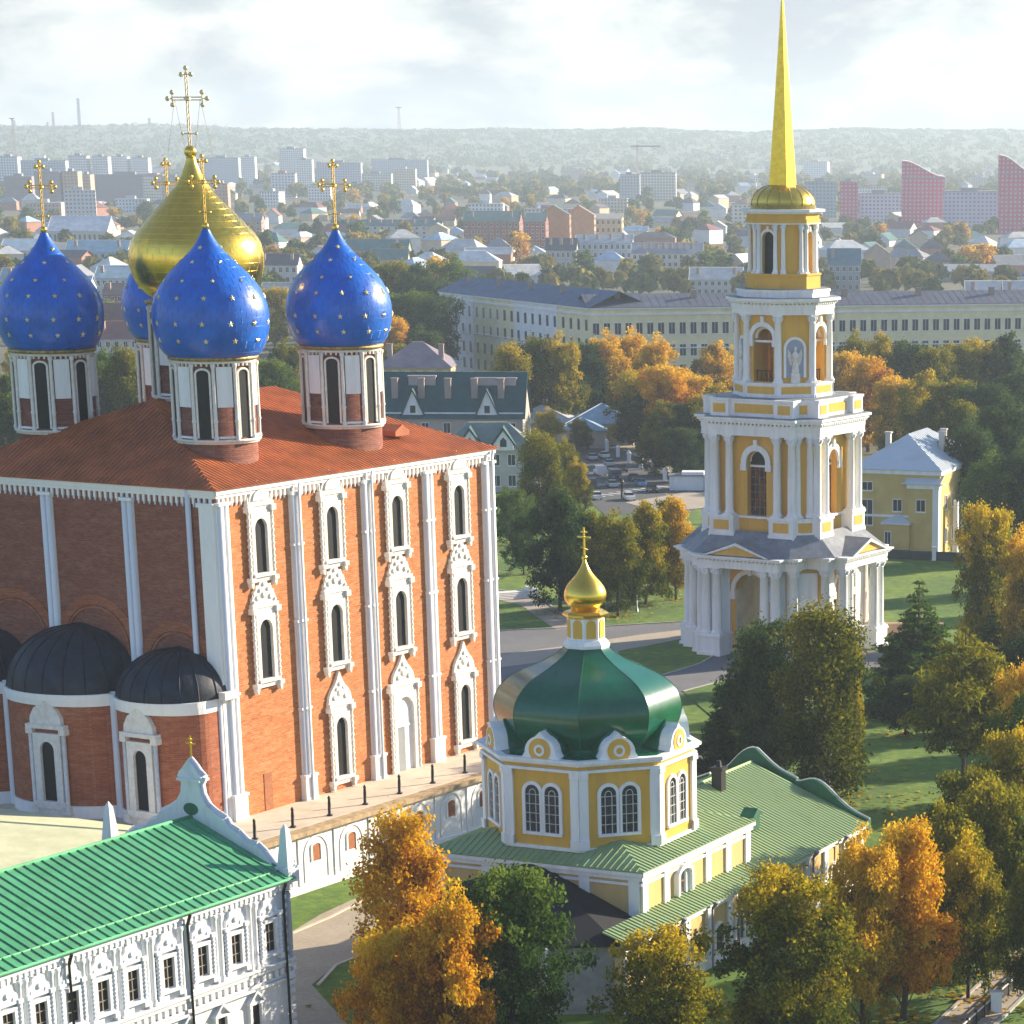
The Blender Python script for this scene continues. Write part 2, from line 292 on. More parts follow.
    def build(s, name, mats, parent=None, loc=None):
        me = bpy.data.meshes.new(name); me.from_pydata(s.v, [], s.f)
        for m in (mats if isinstance(mats, (list, tuple)) else [mats]): me.materials.append(m)
        me.polygons.foreach_set('material_index', s.m); me.polygons.foreach_set('use_smooth', s.sm); me.update()
        o = bpy.data.objects.new(name, me); COL.objects.link(o)
        if parent: o.parent = parent
        if loc is not None: o.location = loc
        return o
def tag(o, label, cat, group=None):
    o['label'] = label; o['category'] = cat
    if group: o['group'] = group
    return o
def thing(name, label, cat, loc=(0, 0, 0), rot=0, group=None):
    o = bpy.data.objects.new(name, None); COL.objects.link(o); o.location = loc; o.rotation_euler = (0, 0, R(rot)); o.empty_display_size = .5
    return tag(o, label, cat, group)
def dup(o, parent=None, keep=True):
    c = o.copy(); COL.objects.link(c)
    if parent: c.parent = parent
    for ch in list(o.children): dup(ch, c)
    return c
def structure(o, kind='structure'): o['kind'] = kind; return o
ORD = 'first second third fourth fifth sixth seventh eighth ninth tenth eleventh twelfth thirteenth fourteenth fifteenth sixteenth seventeenth eighteenth nineteenth twentieth'.split()
def ordn(i):
    if i < 20: return ORD[i]
    t, u_ = divmod(i+1, 10); T = {2: 'twenty', 3: 'thirty', 4: 'forty', 5: 'fifty', 6: 'sixty', 7: 'seventy'}[t]
    return (T[:-1]+'ieth') if u_ == 0 else T+'-'+ORD[u_-1]
def rank_labels(objs, phrase, group=None):
    objs = sorted(objs, key=lambda o: scr(o.location)[0]); n = len(objs)
    for i, o in enumerate(objs):
        o['label'] = ('leftmost of the ' if i == 0 and n > 1 else 'rightmost of the ' if i == n-1 and n > 1 else ordn(i)+' from the left of the ' if n > 1 else 'the ')+phrase
        if group or n > 1: o['group'] = group or phrase

# ------------------------------------------------------------------ the ground
def sheet(name, pts, z, m, kind='structure'):
    mb = MB(); mb.face([(p[0], p[1], z) for p in pts]); o = mb.build(name, m); return structure(o, kind)
def psheet(name, px, z, m): return sheet(name, [at(x, y) for x, y in px], z, m)
GX = 3600
sheet('ground', [(-GX, -300), (GX, -300), (GX, 10400), (-GX, 10400)], 0, GRASS)
sheet('city_ground', [(-GX, 640), (-70, 640), (-60, 690), (300, 690), (GX, 640), (GX, 10400), (-GX, 10400)], .03, CITY)
psheet('plaza', [(440, 650), (497, 631), (600, 627), (690, 622), (770, 640), (905, 655), (905, 668), (740, 668), (720, 690), (662, 697), (700, 745), (760, 790), (600, 860), (380, 760)], .04, ASPH)
psheet('path', [(440, 672), (498, 655), (560, 647), (640, 635), (700, 628), (690, 640), (616, 652), (560, 660), (498, 668), (440, 690)], .06, PATHM)
psheet('lawn', [(616, 652), (690, 638), (716, 655), (700, 664), (658, 677), (630, 672)], .09, GRASS)
psheet('lawn', [(683, 692), (728, 680), (760, 690), (790, 740), (760, 770), (715, 720)], .09, GRASS)
ROADM = groundmat('road_asphalt', (.055, .057, .062), (.075, .077, .083), (.10, .10, .105), .08, 2.0, .15)
psheet('road', [(535, 425), (585, 432), (640, 458), (700, 488), (720, 500), (690, 512), (604, 515), (580, 492), (562, 462)], .05, ROADM)
psheet('pavement', [(585, 432), (600, 432), (660, 456), (712, 484), (700, 488), (640, 458)], .15, PATHM)
psheet('pavement', [(625, 503), (690, 492), (720, 498), (735, 506), (660, 512)], .10, PATHM)
psheet('path', [(497, 590), (540, 598), (580, 628), (556, 630), (520, 605), (497, 600)], .05, PATHM)
psheet('path', [(262, 950), (320, 915), (385, 885), (470, 850), (560, 870), (400, 940), (336, 965), (312, 985), (352, 1030), (420, 1120), (240, 1120), (262, 1000)], .04, PATHM)
psheet('path', [(1060, 905), (1018, 950), (925, 1034), (900, 1070), (950, 1070), (1060, 962)], .05, PATHM)

KERB = mat('kerb_stone', (.42, .40, .36), .9, var=.15, scale=2)
def kerbs(px):
    pts = [at(x, y) for x, y in px]
    for P, Q in zip(pts[:-1], pts[1:]):
        mb = MB(); mb.box(0, (Q-P).length, -.15, .15, -.05, .17); o = mb.build('kerb', KERB, None, tuple(P)); o.rotation_euler = (0, 0, math.atan2((Q-P).y, (Q-P).x)); structure(o)
kerbs([(497, 631), (600, 627), (682, 622)]); kerbs([(616, 652), (690, 638), (716, 655), (700, 664), (658, 677), (630, 672), (616, 652)]); kerbs([(683, 692), (728, 680), (760, 690)]); kerbs([(585, 432), (640, 458), (700, 488)])
kerbs([(497, 590), (540, 598), (580, 628)]); kerbs([(1060, 962), (950, 1070)]); kerbs([(1060, 905), (1018, 950), (925, 1034)])

# ------------------------------------------------------------------ cathedral
A0 = at(233, 821, 6); ROT = math.degrees(math.atan2(cos(.486), sin(.486)))     # local x runs along the sunlit wall, y along the shaded wall
cath = thing('cathedral', 'tall red brick cathedral with white pilasters, rust roof and five onion domes', 'cathedral', (A0[0], A0[1], 0), ROT)
LX, LY, ZP, ZE = 45.5, 34.4, 6.0, 37.3
mb = MB(); mb.box(0, LX, 0, LY, ZP-.1, ZE-.1); mb.build('wall', BRICK, cath)
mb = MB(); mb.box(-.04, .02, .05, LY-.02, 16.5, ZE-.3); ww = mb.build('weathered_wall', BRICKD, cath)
for yc, r_, zz in ((5.4, 3.6, 20.3), (15.2, 4.1, 21.6), (25.4, 4.1, 21.6)):   # relieving arches above the apse roofs
    mb = MB().fr(180); mb.archring(r_, r_+.9, zz-2, zz, .02, .13, cent=-yc, n=16); mb.archring(r_-.35, r_-.12, zz-2, zz, .02, .18, cent=-yc, n=16); mb.build('relieving_arch', BRICKA, ww)
mb = MB()                                                       # terrace on its white arcaded basement
mb.box(-14, LX+4, -8.4, LY, -.2, 5.55); mb.box(-14, LX+4, -8.62, -8.3, -.2, .7)
mb.fr(-90, 0, -8.4)
for k in range(11):
    a = -3.87+k*5.6-2.75
    mb.archring(1.75, 1.92, .9, 3.35, 0, .09, n=10, cent=a+2.75)
    mb.tube((a-.05, .06, .7), (a-.05, .06, 5.5), .07, n=6)
ter = mb.build('terrace', WHITE, cath)
mb = MB(); mb.box(-14.2, LX+4.2, -9.0, -7.6, 5.55, 5.98, 0); mb.box(-14, LX+4, -7.6, LY, 5.5, 6.02, 1); mb.build('paving', [COPING, PAVE], ter)
for k in range(9):
    mb = MB().fr(-90, 0, -8.4); a = .03+5.6*k
    mb.archring(.62, .85, 2.75, 4.15, 0, .12, n=6, rise=.4, cent=a+1.7); o = mb.build('window', WHITE, cath)
    mb = MB().fr(-90, 0, -8.4); mb.archpane(.62, 2.75, 4.15, .0, .05, rise=.4, n=6, cent=a+1.7); mb.build('shutter', RUST, o)
def pilaster(a, w_, wallphi, ox, oy, z0, rings=(), base=True):
    mb = MB().fr(wallphi, ox, oy)
    mb.box(a-w_/2, a+w_/2, -.05, .22, z0, ZE-1.25)
    for q in (-w_/4, w_/4): mb.lathe([(w_*.235, z0), (w_*.235, ZE-1.25)], 12, (a+q, .22, 0))
    if base:
        mb.box(a-w_*.62, a+w_*.62, -.05, .62, z0, z0+2.3); mb.box(a-w_*.7, a+w_*.7, -.05, .72, z0+2.3, z0+2.55); mb.box(a-w_*.66, a+w_*.66, -.05, .68, z0, z0+.3)
    for z in rings: mb.box(a-w_*.56, a+w_*.56, -.05, .52, z, z+.22)
    mb.box(a-w_*.58, a+w_*.58, -.05, .6, ZE-1.45, ZE-1.15)
    return mb.build('pilaster', WHITE, cath)
for a in (11.7, 23.2, 33.7): pilaster(a, 1.5, -90, 0, 0, ZP, (23.6, 31, 15))
pilaster(44.6, 1.9, -90, 0, 0, ZP, (23.6, 31, 15)); pilaster(.75, 1.55, -90, 0, 0, ZP, (18,))
for a in (-10.3, -20.3, -30.2): pilaster(a, 1.35, 180, 0, 0, 17.5, (), False)
mb = MB().fr(180, 0, 0)                                         # wide corner buttress of the shaded wall and a thin drain pipe
mb.box(-1.7, .02, -.05, .35, 18.5, ZE-1.25); mb.box(-1.9, .12, -.05, .5, ZE-1.6, ZE-1.2); mb.build('pilaster', WHITE, cath)
mb = MB().fr(180); mb.tube((-2.9, .35, 18), (-2.9, .35, ZE), .27, n=8); mb.build('drainpipe', WHITE, cath)
for a, z1 in ((12.9, 36.9), (24.6, 37), (45.9, 37.2)):
    mb = MB().fr(-90); mb.tube((a-1.2, .75, ZE-1.0), (a-1.0, .75, z1), .16, n=8); mb.tube((a-1.2, .75, ZP), (a-1.2, .75, ZE-1.0), .13, n=8); mb.build('drainpipe', WHITE2, cath)
mb = MB()                                                       # hanging arcaded cornice
for phi, L0, L1 in ((-90, 0, LX), (180, -LY, 0)):
    mb.fr(phi); mb.box(L0-.3, L1+.3, -.1, .5, ZE-.42, ZE); mb.box(L0-.2, L1+.2, -.1, .33, ZE-.75, ZE-.43); x = L0+.35
    while x < L1-.2: mb.box(x-.13, x+.13, -.05, .24, ZE-1.35, ZE-.75); mb.tube((x, .12, ZE-1.65), (x, .12, ZE-1.3), .07, .14, 6); x += .66
mb.build('cornice', WHITE, cath)
mb = MB(); ov = .7; z0 = ZE+.12; rise = 6.6
for P, Q, up, D, e0, e1 in (((-ov, -ov), (LX+ov, -ov), (0, 1), LY/2+ov, 13, 14.5), ((LX+ov, -ov), (LX+ov, LY+ov), (-1, 0), 14.5, LY/2+ov, LY/2+ov),
                            ((LX+ov, LY+ov), (-ov, LY+ov), (0, -1), LY/2+ov, 14.5, 13), ((-ov, LY+ov), (-ov, -ov), (1, 0), 13, LY/2+ov, LY/2+ov)):
    mb.roofplane((*P, z0), (*Q, z0), up, D, e0, e1, rise, 0, .55, .06, .055)
rf = mb.build('roof', ROOFRED, cath)
mb = MB(); mb.prism([(33.2, 39.4), (35.6, 39.4), (35.6, 39.9), (34.4, 40.5), (33.2, 39.9)], 3.2, 7.2); mb.build('dormer', ROOFRED, rf)
def surround(a, zsill, zspr, hw, kind, name='window', door=False):
    """carved white window case: colonnettes, jambs, entablature, scalloped head"""
    mb = MB().fr(-90); ow = hw+.82; top = zspr+hw+.75
    mb.archring(hw, hw+.46, zsill, zspr, -.05, .40, 0, top=top, cent=a)
    for s_ in (-1, 1):
        x = a+s_*(ow); z = zsill
        mb.tube((x, .3, zsill-.4), (x, .3, top), .15, n=8)
        while z < top: mb.lathe([(.15, 0), (.24, .16), (.15, .32)], 8, (x, .3, z)); z += .62
        mb.box(x-.34, x+.34, -.05, .66, top-.1, top+.45); mb.box(x-.32, x+.32, -.05, .64, zsill-.75, zsill-.35)
        mb.prism([(x-.25, zsill-.75), (x+.25, zsill-.75), (x+.1, zsill-1.3), (x-.1, zsill-1.3)], -.05, .5)
    mb.box(a-ow-.2, a+ow+.2, -.05, .5, top+.45, top+.8); mb.box(a-ow-.05, a+ow+.05, -.05, .36, top, top+.45)
    if not door:
        mb.box(a-ow+.3, a+ow-.3, -.05, .6, zsill-.32, zsill); mb.box(a-ow+.35, a+ow-.35, -.05, .34, zsill-.8, zsill-.32)
    t = top+.8
    if kind == 'scroll':
        mb.prism([(a+x, t+z) for x, z in ((-1.75, 0), (1.75, 0), (1.8, .5), (1.45, .75), (1.55, 1.15), (1.2, 1.35), (1.1, 1.8), (.7, 1.75), (.45, 2.2), (0, 2.35), (-.45, 2.2), (-.7, 1.75), (-1.1, 1.8), (-1.2, 1.35), (-1.55, 1.15), (-1.45, .75), (-1.8, .5))], -.05, .3)
        for x, z, r in ((-1.0, .6, .34), (1.0, .6, .34), (0, .85, .42), (-.6, 1.3, .26), (.6, 1.3, .26), (0, 1.85, .26), (-1.6, .25, .2), (1.6, .25, .2)):
            mb.lathe([(r, 0), (r, .16), (r*.5, .18), (r*.45, .04), (.01, .04)], 10, (0, 0, 0)) if False else mb.tube((a+x, .28, t+z), (a+x, .46, t+z), r, r*.72, 10)
        mb.tube((a, .2, t+2.3), (a, .2, t+2.9), .13, .03, 6)
        for x in (-1.62, 1.62): mb.tube((a+x, .2, t+.5), (a+x, .2, t+1.0), .12, .03, 6)
    elif kind == 'arch':
        mb.prism([(a+x, t+z) for x, z in [(-1.6, 0)]+[(-1.55*cos(pi*k/10), 1.5*sin(pi*k/10)) for k in range(1, 10)]+[(1.6, 0)]], -.05, .34)
        mb.prism([(a+x, t+z) for x, z in [(-1.15, .15)]+[(-1.1*cos(pi*k/10), .15+1.0*sin(pi*k/10)) for k in range(1, 10)]+[(1.15, .15)]], .3, .5)
        mb.tube((a, .2, t+1.4), (a, .2, t+2.0), .2, .03, 6)
        for x in (-1.75, 1.75): mb.tube((a+x, .25, t), (a+x, .25, t+.7), .14, .03, 6)
    else:                                                        # ogee
        mb.prism([(a+x, t+z) for x, z in ((-1.9, 0), (1.9, 0), (1.75, .7), (1.35, 1.25), (.8, 1.75), (.4, 2.3), (0, 3.1), (-.4, 2.3), (-.8, 1.75), (-1.35, 1.25), (-1.75, .7))], -.05, .32)
        for x, z, r in ((-.9, .55, .36), (.9, .55, .36), (0, 1.0, .5), (0, 1.85, .3), (-.55, 1.35, .22), (.55, 1.35, .22)): mb.tube((a+x, .3, t+z), (a+x, .46, t+z), r, r*.7, 10)
    o = mb.build(name, WSTONE, cath)
    mb = MB().fr(-90)
    mb.archpane(hw+.02, zsill, zspr, .0, .06, cent=a)
    if door: return o
    pn = mb.build('pane', DARK, o)
    return o
SW = (6.15, 17.3, 28.1, 39.0)
for i, a in enumerate(SW):
    surround(a, 29.0, 33.2, .94, 'arch'); surround(a, 18.9, 23.6, .96, 'scroll')
for a in (17.3, 39.0): surround(a, 7.4, 12.4, .9, 'ogee')
o = surround(28.1, 6.0, 12.2, 1.5, 'ogee', 'portal', True)
mb = MB().fr(-90); mb.archpane(1.52, 6.0, 12.2, .0, .05, cent=28.1); mb.box(26.7, 29.5, .05, .12, 10.6, 10.8); mb.build('door_panel', WHITE, o)
mb = MB().fr(-90); mb.box(26.95, 28.2, .06, .12, 6.05, 10.6); mb.build('door', mat('grey_door', (.25, .27, .28), .6), o)
mb = MB().fr(-90); mb.box(5.0, 6.2, -.05, .06, 6.1, 9.7); mb.build('blocked_doorway', RUST, cath)
mb = MB().fr(-90); 
for z in (23.9, 15.2): mb.box(1.5, LX-1.8, -.05, .05, z, z+.16)
mb.build('string_course', BRICK, cath)
# apses
def apse(yc, hw, bulge, zdome, win):
    d0 = 2.6; n = 20
    arc = [(-d0-bulge*sin(pi*k/n), yc-hw*cos(pi*k/n)) for k in range(n+1)]
    mb = MB(); mb.slab([(.1, yc-hw)]+arc+[(.1, yc+hw)], ZP-.1, 16.9); ap = mb.build('apse', BRICKA, cath)
    def band(g, z0, z1, mb): mb.slab([(.1, yc-hw)]+[(-d0-(bulge+g)*sin(pi*k/n)-.0, yc-(hw+.02)*cos(pi*k/n)) for k in range(n+1)]+[(.1, yc+hw)], z0, z1)
    mb = MB(); band(.35, 16.85, 17.4, mb); band(.6, 17.4, 18.0, mb); mb.build('cornice', WHITE, ap); mb = MB(); band(.25, ZP, ZP+1.2, mb); mb.build('plinth', WHITE, ap)
    mb = MB(); m_ = 9; h = zdome-18.0                             # squat half dome against the wall
    rows = []
    for q in range(m_+1):
        t = q/m_; r = math.sqrt(max(0, 1-t**2.1)); 
        rows.append([(.1-(d0+bulge+.7)*r*sin(pi*k/n)**.8, yc-(hw+.25)*(r*cos(pi*k/n)), 18.02+h*t) for k in range(n+1)])
    i = len(mb.v); mb.v += [p for rr in rows for p in rr]
    for q in range(m_):
        for k in range(n): mb.f.append((i+q*(n+1)+k, i+q*(n+1)+k+1, i+(q+1)*(n+1)+k+1, i+(q+1)*(n+1)+k)); mb.m.append(0); mb.sm.append(True)
    for k in range(1, n, 2):
        for q in range(m_): mb.tube(rows[q][k], rows[q+1][k], .07, n=4)
    mb.build('roof', APSEROOF, ap)
    tw = R(win); c = (-d0-bulge*sin(tw), yc-hw*cos(tw)); nx, ny = -hw*sin(tw), -bulge*cos(tw); phi = math.degrees(math.atan2(ny, nx))
    mb = MB().fr(phi, *c); zs, zsp, w_ = 7.6, 12.6, .8
    mb.archring(w_, w_+.75, zs, zsp, -.4, .4, top=zsp+1.6); t = zsp+1.6
    for s_ in (-1, 1):
        mb.tube((s_*1.9, .2, zs-.6), (s_*1.9, .2, t), .22, n=8); mb.box(s_*1.9-.36, s_*1.9+.36, -.5, .5, t-.1, t+.45); mb.box(s_*1.9-.36, s_*1.9+.36, -.5, .5, zs-1.2, zs-.5)
    mb.box(-2.2, 2.2, -.4, .55, t+.45, t+.85); mb.box(-1.8, 1.8, -.4, .5, zs-.7, zs); mb.box(-1.6, 1.6, -.4, .3, zs-1.3, zs-.7)
    mb.prism([(x, t+.85+z) for x, z in ((-1.8, 0), (1.8, 0), (1.75, .7), (1.3, 1.5), (.6, 2.0), (.2, 2.3), (0, 2.9), (-.2, 2.3), (-.6, 2.0), (-1.3, 1.5), (-1.75, .7))], -.5, .35)
    o = mb.build('window', WSTONE, ap)
    mb = MB().fr(phi, *c); mb.archpane(w_+.02, zs, zsp, -.3, .04); mb.build('pane', DARK, o)
    return ap
apse(5.25, 5.2, 3.4, 22.4, 93); apse(17.2, 6.7, 4.2, 23.8, 82); apse(29.15, 5.2, 3.4, 22.7, 90)
for y in (10.5, 23.95, .2):
    mb = MB(); mb.box(-3.7, -2.2, y-.55, y+.55, ZP, 18.15) if y > 1 else mb.box(-.75, .0, y-.45, y+.75, ZP, 18.6)
    mb.lathe([(.42, 0), (.42, 12)], 10, (-3.7 if y > 1 else -.8, y, ZP)); mb.build('pilaster', WHITE, cath)
mb = MB(); mb.box(-1.2, .9, -.9, .9, 17.9, 18.6); mb.build('capital', WSTONE, cath)
# drums and domes
PROF_BLUE = [(.74, 0), (.86, .12), (.95, .32), (.995, .55), (1.0, .70), (.985, .85), (.93, 1.03), (.84, 1.2), (.72, 1.36), (.56, 1.52), (.42, 1.65), (.31, 1.76), (.21, 1.88), (.14, 1.99), (.09, 2.08), (.065, 2.14)]
PROF_GOLD = [(.60, 0), (.76, .1), (.90, .25), (.98, .45), (1.0, .62), (.985, .75), (.95, .87), (.87, .99), (.75, 1.12), (.63, 1.25), (.5, 1.38), (.38, 1.50), (.28, 1.62), (.2, 1.74), (.14, 1.86), (.09, 1.98), (.07, 2.07)]
def smooth_prof(p, k=3):
    out = []
    for i in range(len(p)-1):
        a = p[max(0, i-1)]; b = p[i]; c = p[i+1]; d = p[min(len(p)-1, i+2)]
        for q in range(k):
            t = q/k; out.append(tuple(.5*((2*b[j])+(c[j]-a[j])*t+(2*a[j]-5*b[j]+4*c[j]-d[j])*t*t+(3*b[j]-a[j]-3*c[j]+d[j])*t**3) for j in (0, 1)))
    return out+[p[-1]]
def star(mb, P, nrm, r, mi):
    nrm = Vector(nrm).normalized(); up = Vector((0, 0, 1)); t = up.cross(nrm).normalized(); b = nrm.cross(t); P = Vector(P)
    pts = [P+nrm*.05+(t*sin(2*pi*k/10)+b*cos(2*pi*k/10))*(r if k % 2 == 0 else r*.42) for k in range(10)]
    c = P+nrm*.13
    for k in range(10): mb.face([tuple(c), tuple(pts[k]), tuple(pts[(k+1) % 10])], mi)
    for k in range(10): mb.face([tuple(pts[k]), tuple(pts[(k+1) % 10]), tuple(pts[(k+1) % 10]-nrm*.1), tuple(pts[k]-nrm*.1)], mi)
def cross_mesh(z0, h, arm, r, phi):
    """openwork cross with trefoil ends, turned to face azimuth phi (local)"""
    mb = MB().fr(phi)
    for d in (-r*.9, r*.9): mb.tube((d, 0, z0), (d, 0, z0+h*.93), r*.42, n=6)
    zc = z0+h*.60
    for d in (-r*.9, r*.9): mb.tube((-arm*.86, 0, zc+d), (arm*.86, 0, zc+d), r*.42, n=6)
    k = 0
    while k < 12: z = z0+h*.9*k/12; mb.tube((-r*.9, 0, z), (r*.9, 0, z+h*.07), r*.3, n=5); k += 1
    s = arm*.26
    def tre(x, z, dx, dz):
        for ex, ez in ((dx, dz), (dz, dx), (-dz, -dx)): mb.ball(x+ex*s, 0, z+ez*s, r*1.7, 8); mb.tube((x, 0, z), (x+ex*s, 0, z+ez*s), r*.4, n=5)
    tre(-arm*.82, zc, -1, 0); tre(arm*.82, zc, 1, 0); tre(0, z0+h*.9, 0, 1)
    for x in (-1, 1): mb.ball(x*arm*.38, 0, z0+h*.16, r*1.1, 8); mb.tube((0, 0, z0+h*.16), (x*arm*.38, 0, z0+h*.16), r*.4, n=5)
    mb.lathe([(r*2.2, -r), (r*2.6, 0), (r*2.2, r)], 10, (0, 0, zc)); mb.ball(0, 0, zc, r*1.9, 10)
    for x in (-.7, .7) if arm > 2 else ():
        for y in (-.45, .45): mb.tube((x*arm, 0, zc-.05), (x*arm*1.05, y*arm*1.4, z0-h*.12), r*.12, n=4)
    return mb
def drum(x, y, Rr, zb, zt):
    mb = MB(); mb.lathe([(Rr*.94, 38), (Rr*.94, zt-.3)], 40, (x, y, 0)); d = mb.build('drum', BRICKD, cath)
    mb = MB()
    for z, g, h in ((zt-.62, 1.0, .24),): mb.lathe([(Rr*.9, z), (Rr*g, z), (Rr*g, z+h), (Rr*.9, z+h)], 40, (x, y, 0))
    for k in range(48): q = R(k*7.5); mb.fr(k*7.5, x, y); mb.box(-.08, .08, Rr*.95, Rr*1.0, zt-.85, zt-.62)
    mb.build('cornice', WSTONE, d); mb = MB()
    for z, g, h in ((zb+1.75, .99, .22), (zb+1.97, 1.03, .2)): mb.lathe([(Rr*.9, z), (Rr*g, z), (Rr*g, z+h), (Rr*.9, z+h)], 40, (x, y, 0))
    mb.build('base_ring', WSTONE, d)
    mb = MB(); mb.lathe([(Rr*.9, zt-.36), (Rr*1.05, zt-.34), (Rr*1.06, zt-.05), (Rr*.8, zt+.02)], 40, (x, y, 0)); mb.build('gilded_rim', mat('tarnished_gold', (.42, .30, .10), .5, .6, var=.5, scale=3), d)
    for k in range(12):
        ph = k*30+8
        mb = MB().fr(ph, x, y); mb.lathe([(.24, 0), (.24, .25), (.17, .4), (.19, 1.6), (.26, 1.75), (.19, 1.9), (.17, zt-zb-3.2), (.25, zt-zb-3.0), (.25, zt-zb-2.75)], 8, (0, Rr*.985, zb+2.15)); mb.build('column', WSTONE, d)
        mb = MB().fr(ph+15, x, y); w_ = Rr*.155
        if k % 2 == 0:
            mb.archring(w_*.95, w_*1.25, zb+2.35, zt-1.55, Rr*.88, Rr*.975, 0, n=8, rise=.6); o = mb.build('window', WSTONE, d)
            mb = MB().fr(ph+15, x, y); mb.archpane(w_*.96, zb+2.35, zt-1.55, Rr*.88, Rr*.95, n=8, rise=.6)
            mb.build('pane', DARK, o)
        else:
            mb.box(-w_*1.2, w_*1.2, Rr*.88, Rr*.965, zb+5.2, zt-.9); mb.build('white_panel', WHITE2, d); mb = MB().fr(ph+15, x, y); mb.box(-w_*1.22, w_*1.22, Rr*.88, Rr*.98, zb+2.3, zb+2.5); mb.build('sill', WHITE2, d)
    return d
def dome(x, y, Rr, z, prof, m, gold, crossh, arm, stars):
    pr = [(r*Rr, zz*Rr) for r, zz in smooth_prof(prof)]
    mb = MB(); mb.lathe(pr, 56, (x, y, z))
    for q in range(3, len(pr)-8, 2 if gold else 3):               # raised seams of the sheets
        r, zz = pr[q]; mb.lathe([(r-.03, zz-.03), (r+.014, zz), (r-.03, zz+.03)], 56, (x, y, z))
    for k in range(28):
        for q in range(2, len(pr)-14, 2):
            t = 2*pi*(k+.5*((q//2) % 2))/28; (r0, z0_), (r1, z1_) = pr[q], pr[q+2]; mb.tube((x+r0*cos(t), y+r0*sin(t), z+z0_), (x+r1*cos(t), y+r1*sin(t), z+z1_), .022, n=4)
    if stars:
        rows = ((.30, 12), (.62, 13), (1.0, 12), (1.33, 9), (1.62, 6), (1.86, 3))
        for i, (zz, n) in enumerate(rows):
            j = min(range(len(pr)), key=lambda k: abs(pr[k][1]-zz*Rr)); r = pr[j][0]; dr = (pr[j+1][0]-pr[j-1][0]); dz = pr[j+1][1]-pr[j-1][1]
            for k in range(n):
                t = 2*pi*(k+.5*(i % 2)+stars)/n; star(mb, (x+r*cos(t), y+r*sin(t), z+pr[j][1]), (dz*cos(t), dz*sin(t), -dr), (.30 if i < 3 else .24)*(1+.12*sin(k*7.1)), 1)
    d = mb.build('dome', [m, mat('gilt_star', (.95, .72, .34), .4, .55, var=.2)], cath)
    zt = z+pr[-1][1]
    mb = MB(); rb = .34 if not gold else .62; mb.ball(x, y, zt+rb*.8, rb, 16); mb.lathe([(rb*.8, -.15), (rb*.5, .05), (rb*.35, .2)], 12, (x, y, zt-.1)); mb.build('finial_ball', GOLD, d)
    mb = cross_mesh(0, crossh, arm, .12 if not gold else .14, 180); c = mb.build('cross', GOLD2 if not gold else mat('pale_gilt', (.80, .66, .38), .4, .7), d); c.location = (x, y, zt+rb*1.6)
for i, (x, y) in enumerate(((9.3, 6.8), (28.2, 5.9), (9.5, 26.9), (28.2, 26.9))):
    drum(x, y, 4.05, 39.0, 48.85); dome(x, y, (5.5, 5.25, 5.2, 5.25)[i], 48.6, PROF_BLUE, BLUE, False, 6.2, 1.68, .1+.27*i)
drum(18.7, 15.8, 5.0, 42, 53.3); dome(18.7, 15.8, 6.55, 53.2, PROF_GOLD, GOLD, True, 7.4, 2.25, 0)
# floodlight bollards along the terrace edge
rp_ = Matrix.Rotation(R(ROT), 4, 'Z')
bol = []
for k in range(8):
    p = A0+rp_.to_3x3() @ Vector((-5.4+5.85*k, -6.9+.08*k, 0))
    mb = MB(); mb.lathe([(.17, 0), (.15, 1.2), (.12, 1.6), (.16, 1.75), (.05, 1.95)], 8); mb.box(-.26, .26, -.26, .26, 0, .1)
    o = mb.build('bollard_light', IRON, None, (p[0], p[1], 6.03)); tag(o, '', 'bollard'); bol.append(o)
rank_labels(bol, 'black bollard lights on the cathedral terrace')

# ------------------------------------------------------------------ bell tower
TW = (-7.7, 431.2)
tow = thing('bell_tower', 'tall yellow and white tiered bell tower with a gilded needle spire', 'bell tower', (*TW, 0), ROT)
CARD = (180, -90, 0, 90); DIAG = (-135, -45, 45, 135)
def octa(h, ch):                     # square of half width h with corners cut by ch
    return [(h, -h+ch), (h, h-ch), (h-ch, h), (-h+ch, h), (-h, h-ch), (-h, -h+ch), (-h+ch, -h), (h-ch, -h)]
def core(name, h, ch, wi, z0, z1, spring, thick, m, rise=1.0, sill=None):
    """hollow tier: four corner piers and four arched walls, open all the way through"""
    mb = MB()
    for sx, sy in ((1, 1), (1, -1), (-1, 1), (-1, -1)):
        pts = [(sx*wi, sy*wi), (sx*h, sy*wi), (sx*h, sy*(h-ch)), (sx*(h-ch), sy*h), (sx*wi, sy*h)]
        mb.slab(pts if sx*sy > 0 else pts[::-1], z0, z1)
    for ph in CARD:
        mb.fr(ph); mb.archring(wi-.02, wi+.01, spring, spring, h-thick, h-.015, top=z1-.02, rise=rise)
        mb.box(-wi, wi, h-thick, h-.02, sill[0], sill[1]) if sill else None
    mb.ident(); mb.slab(octa(h*.98, ch), z1-.5, z1-.03)
    return mb.build(name, m, tow)
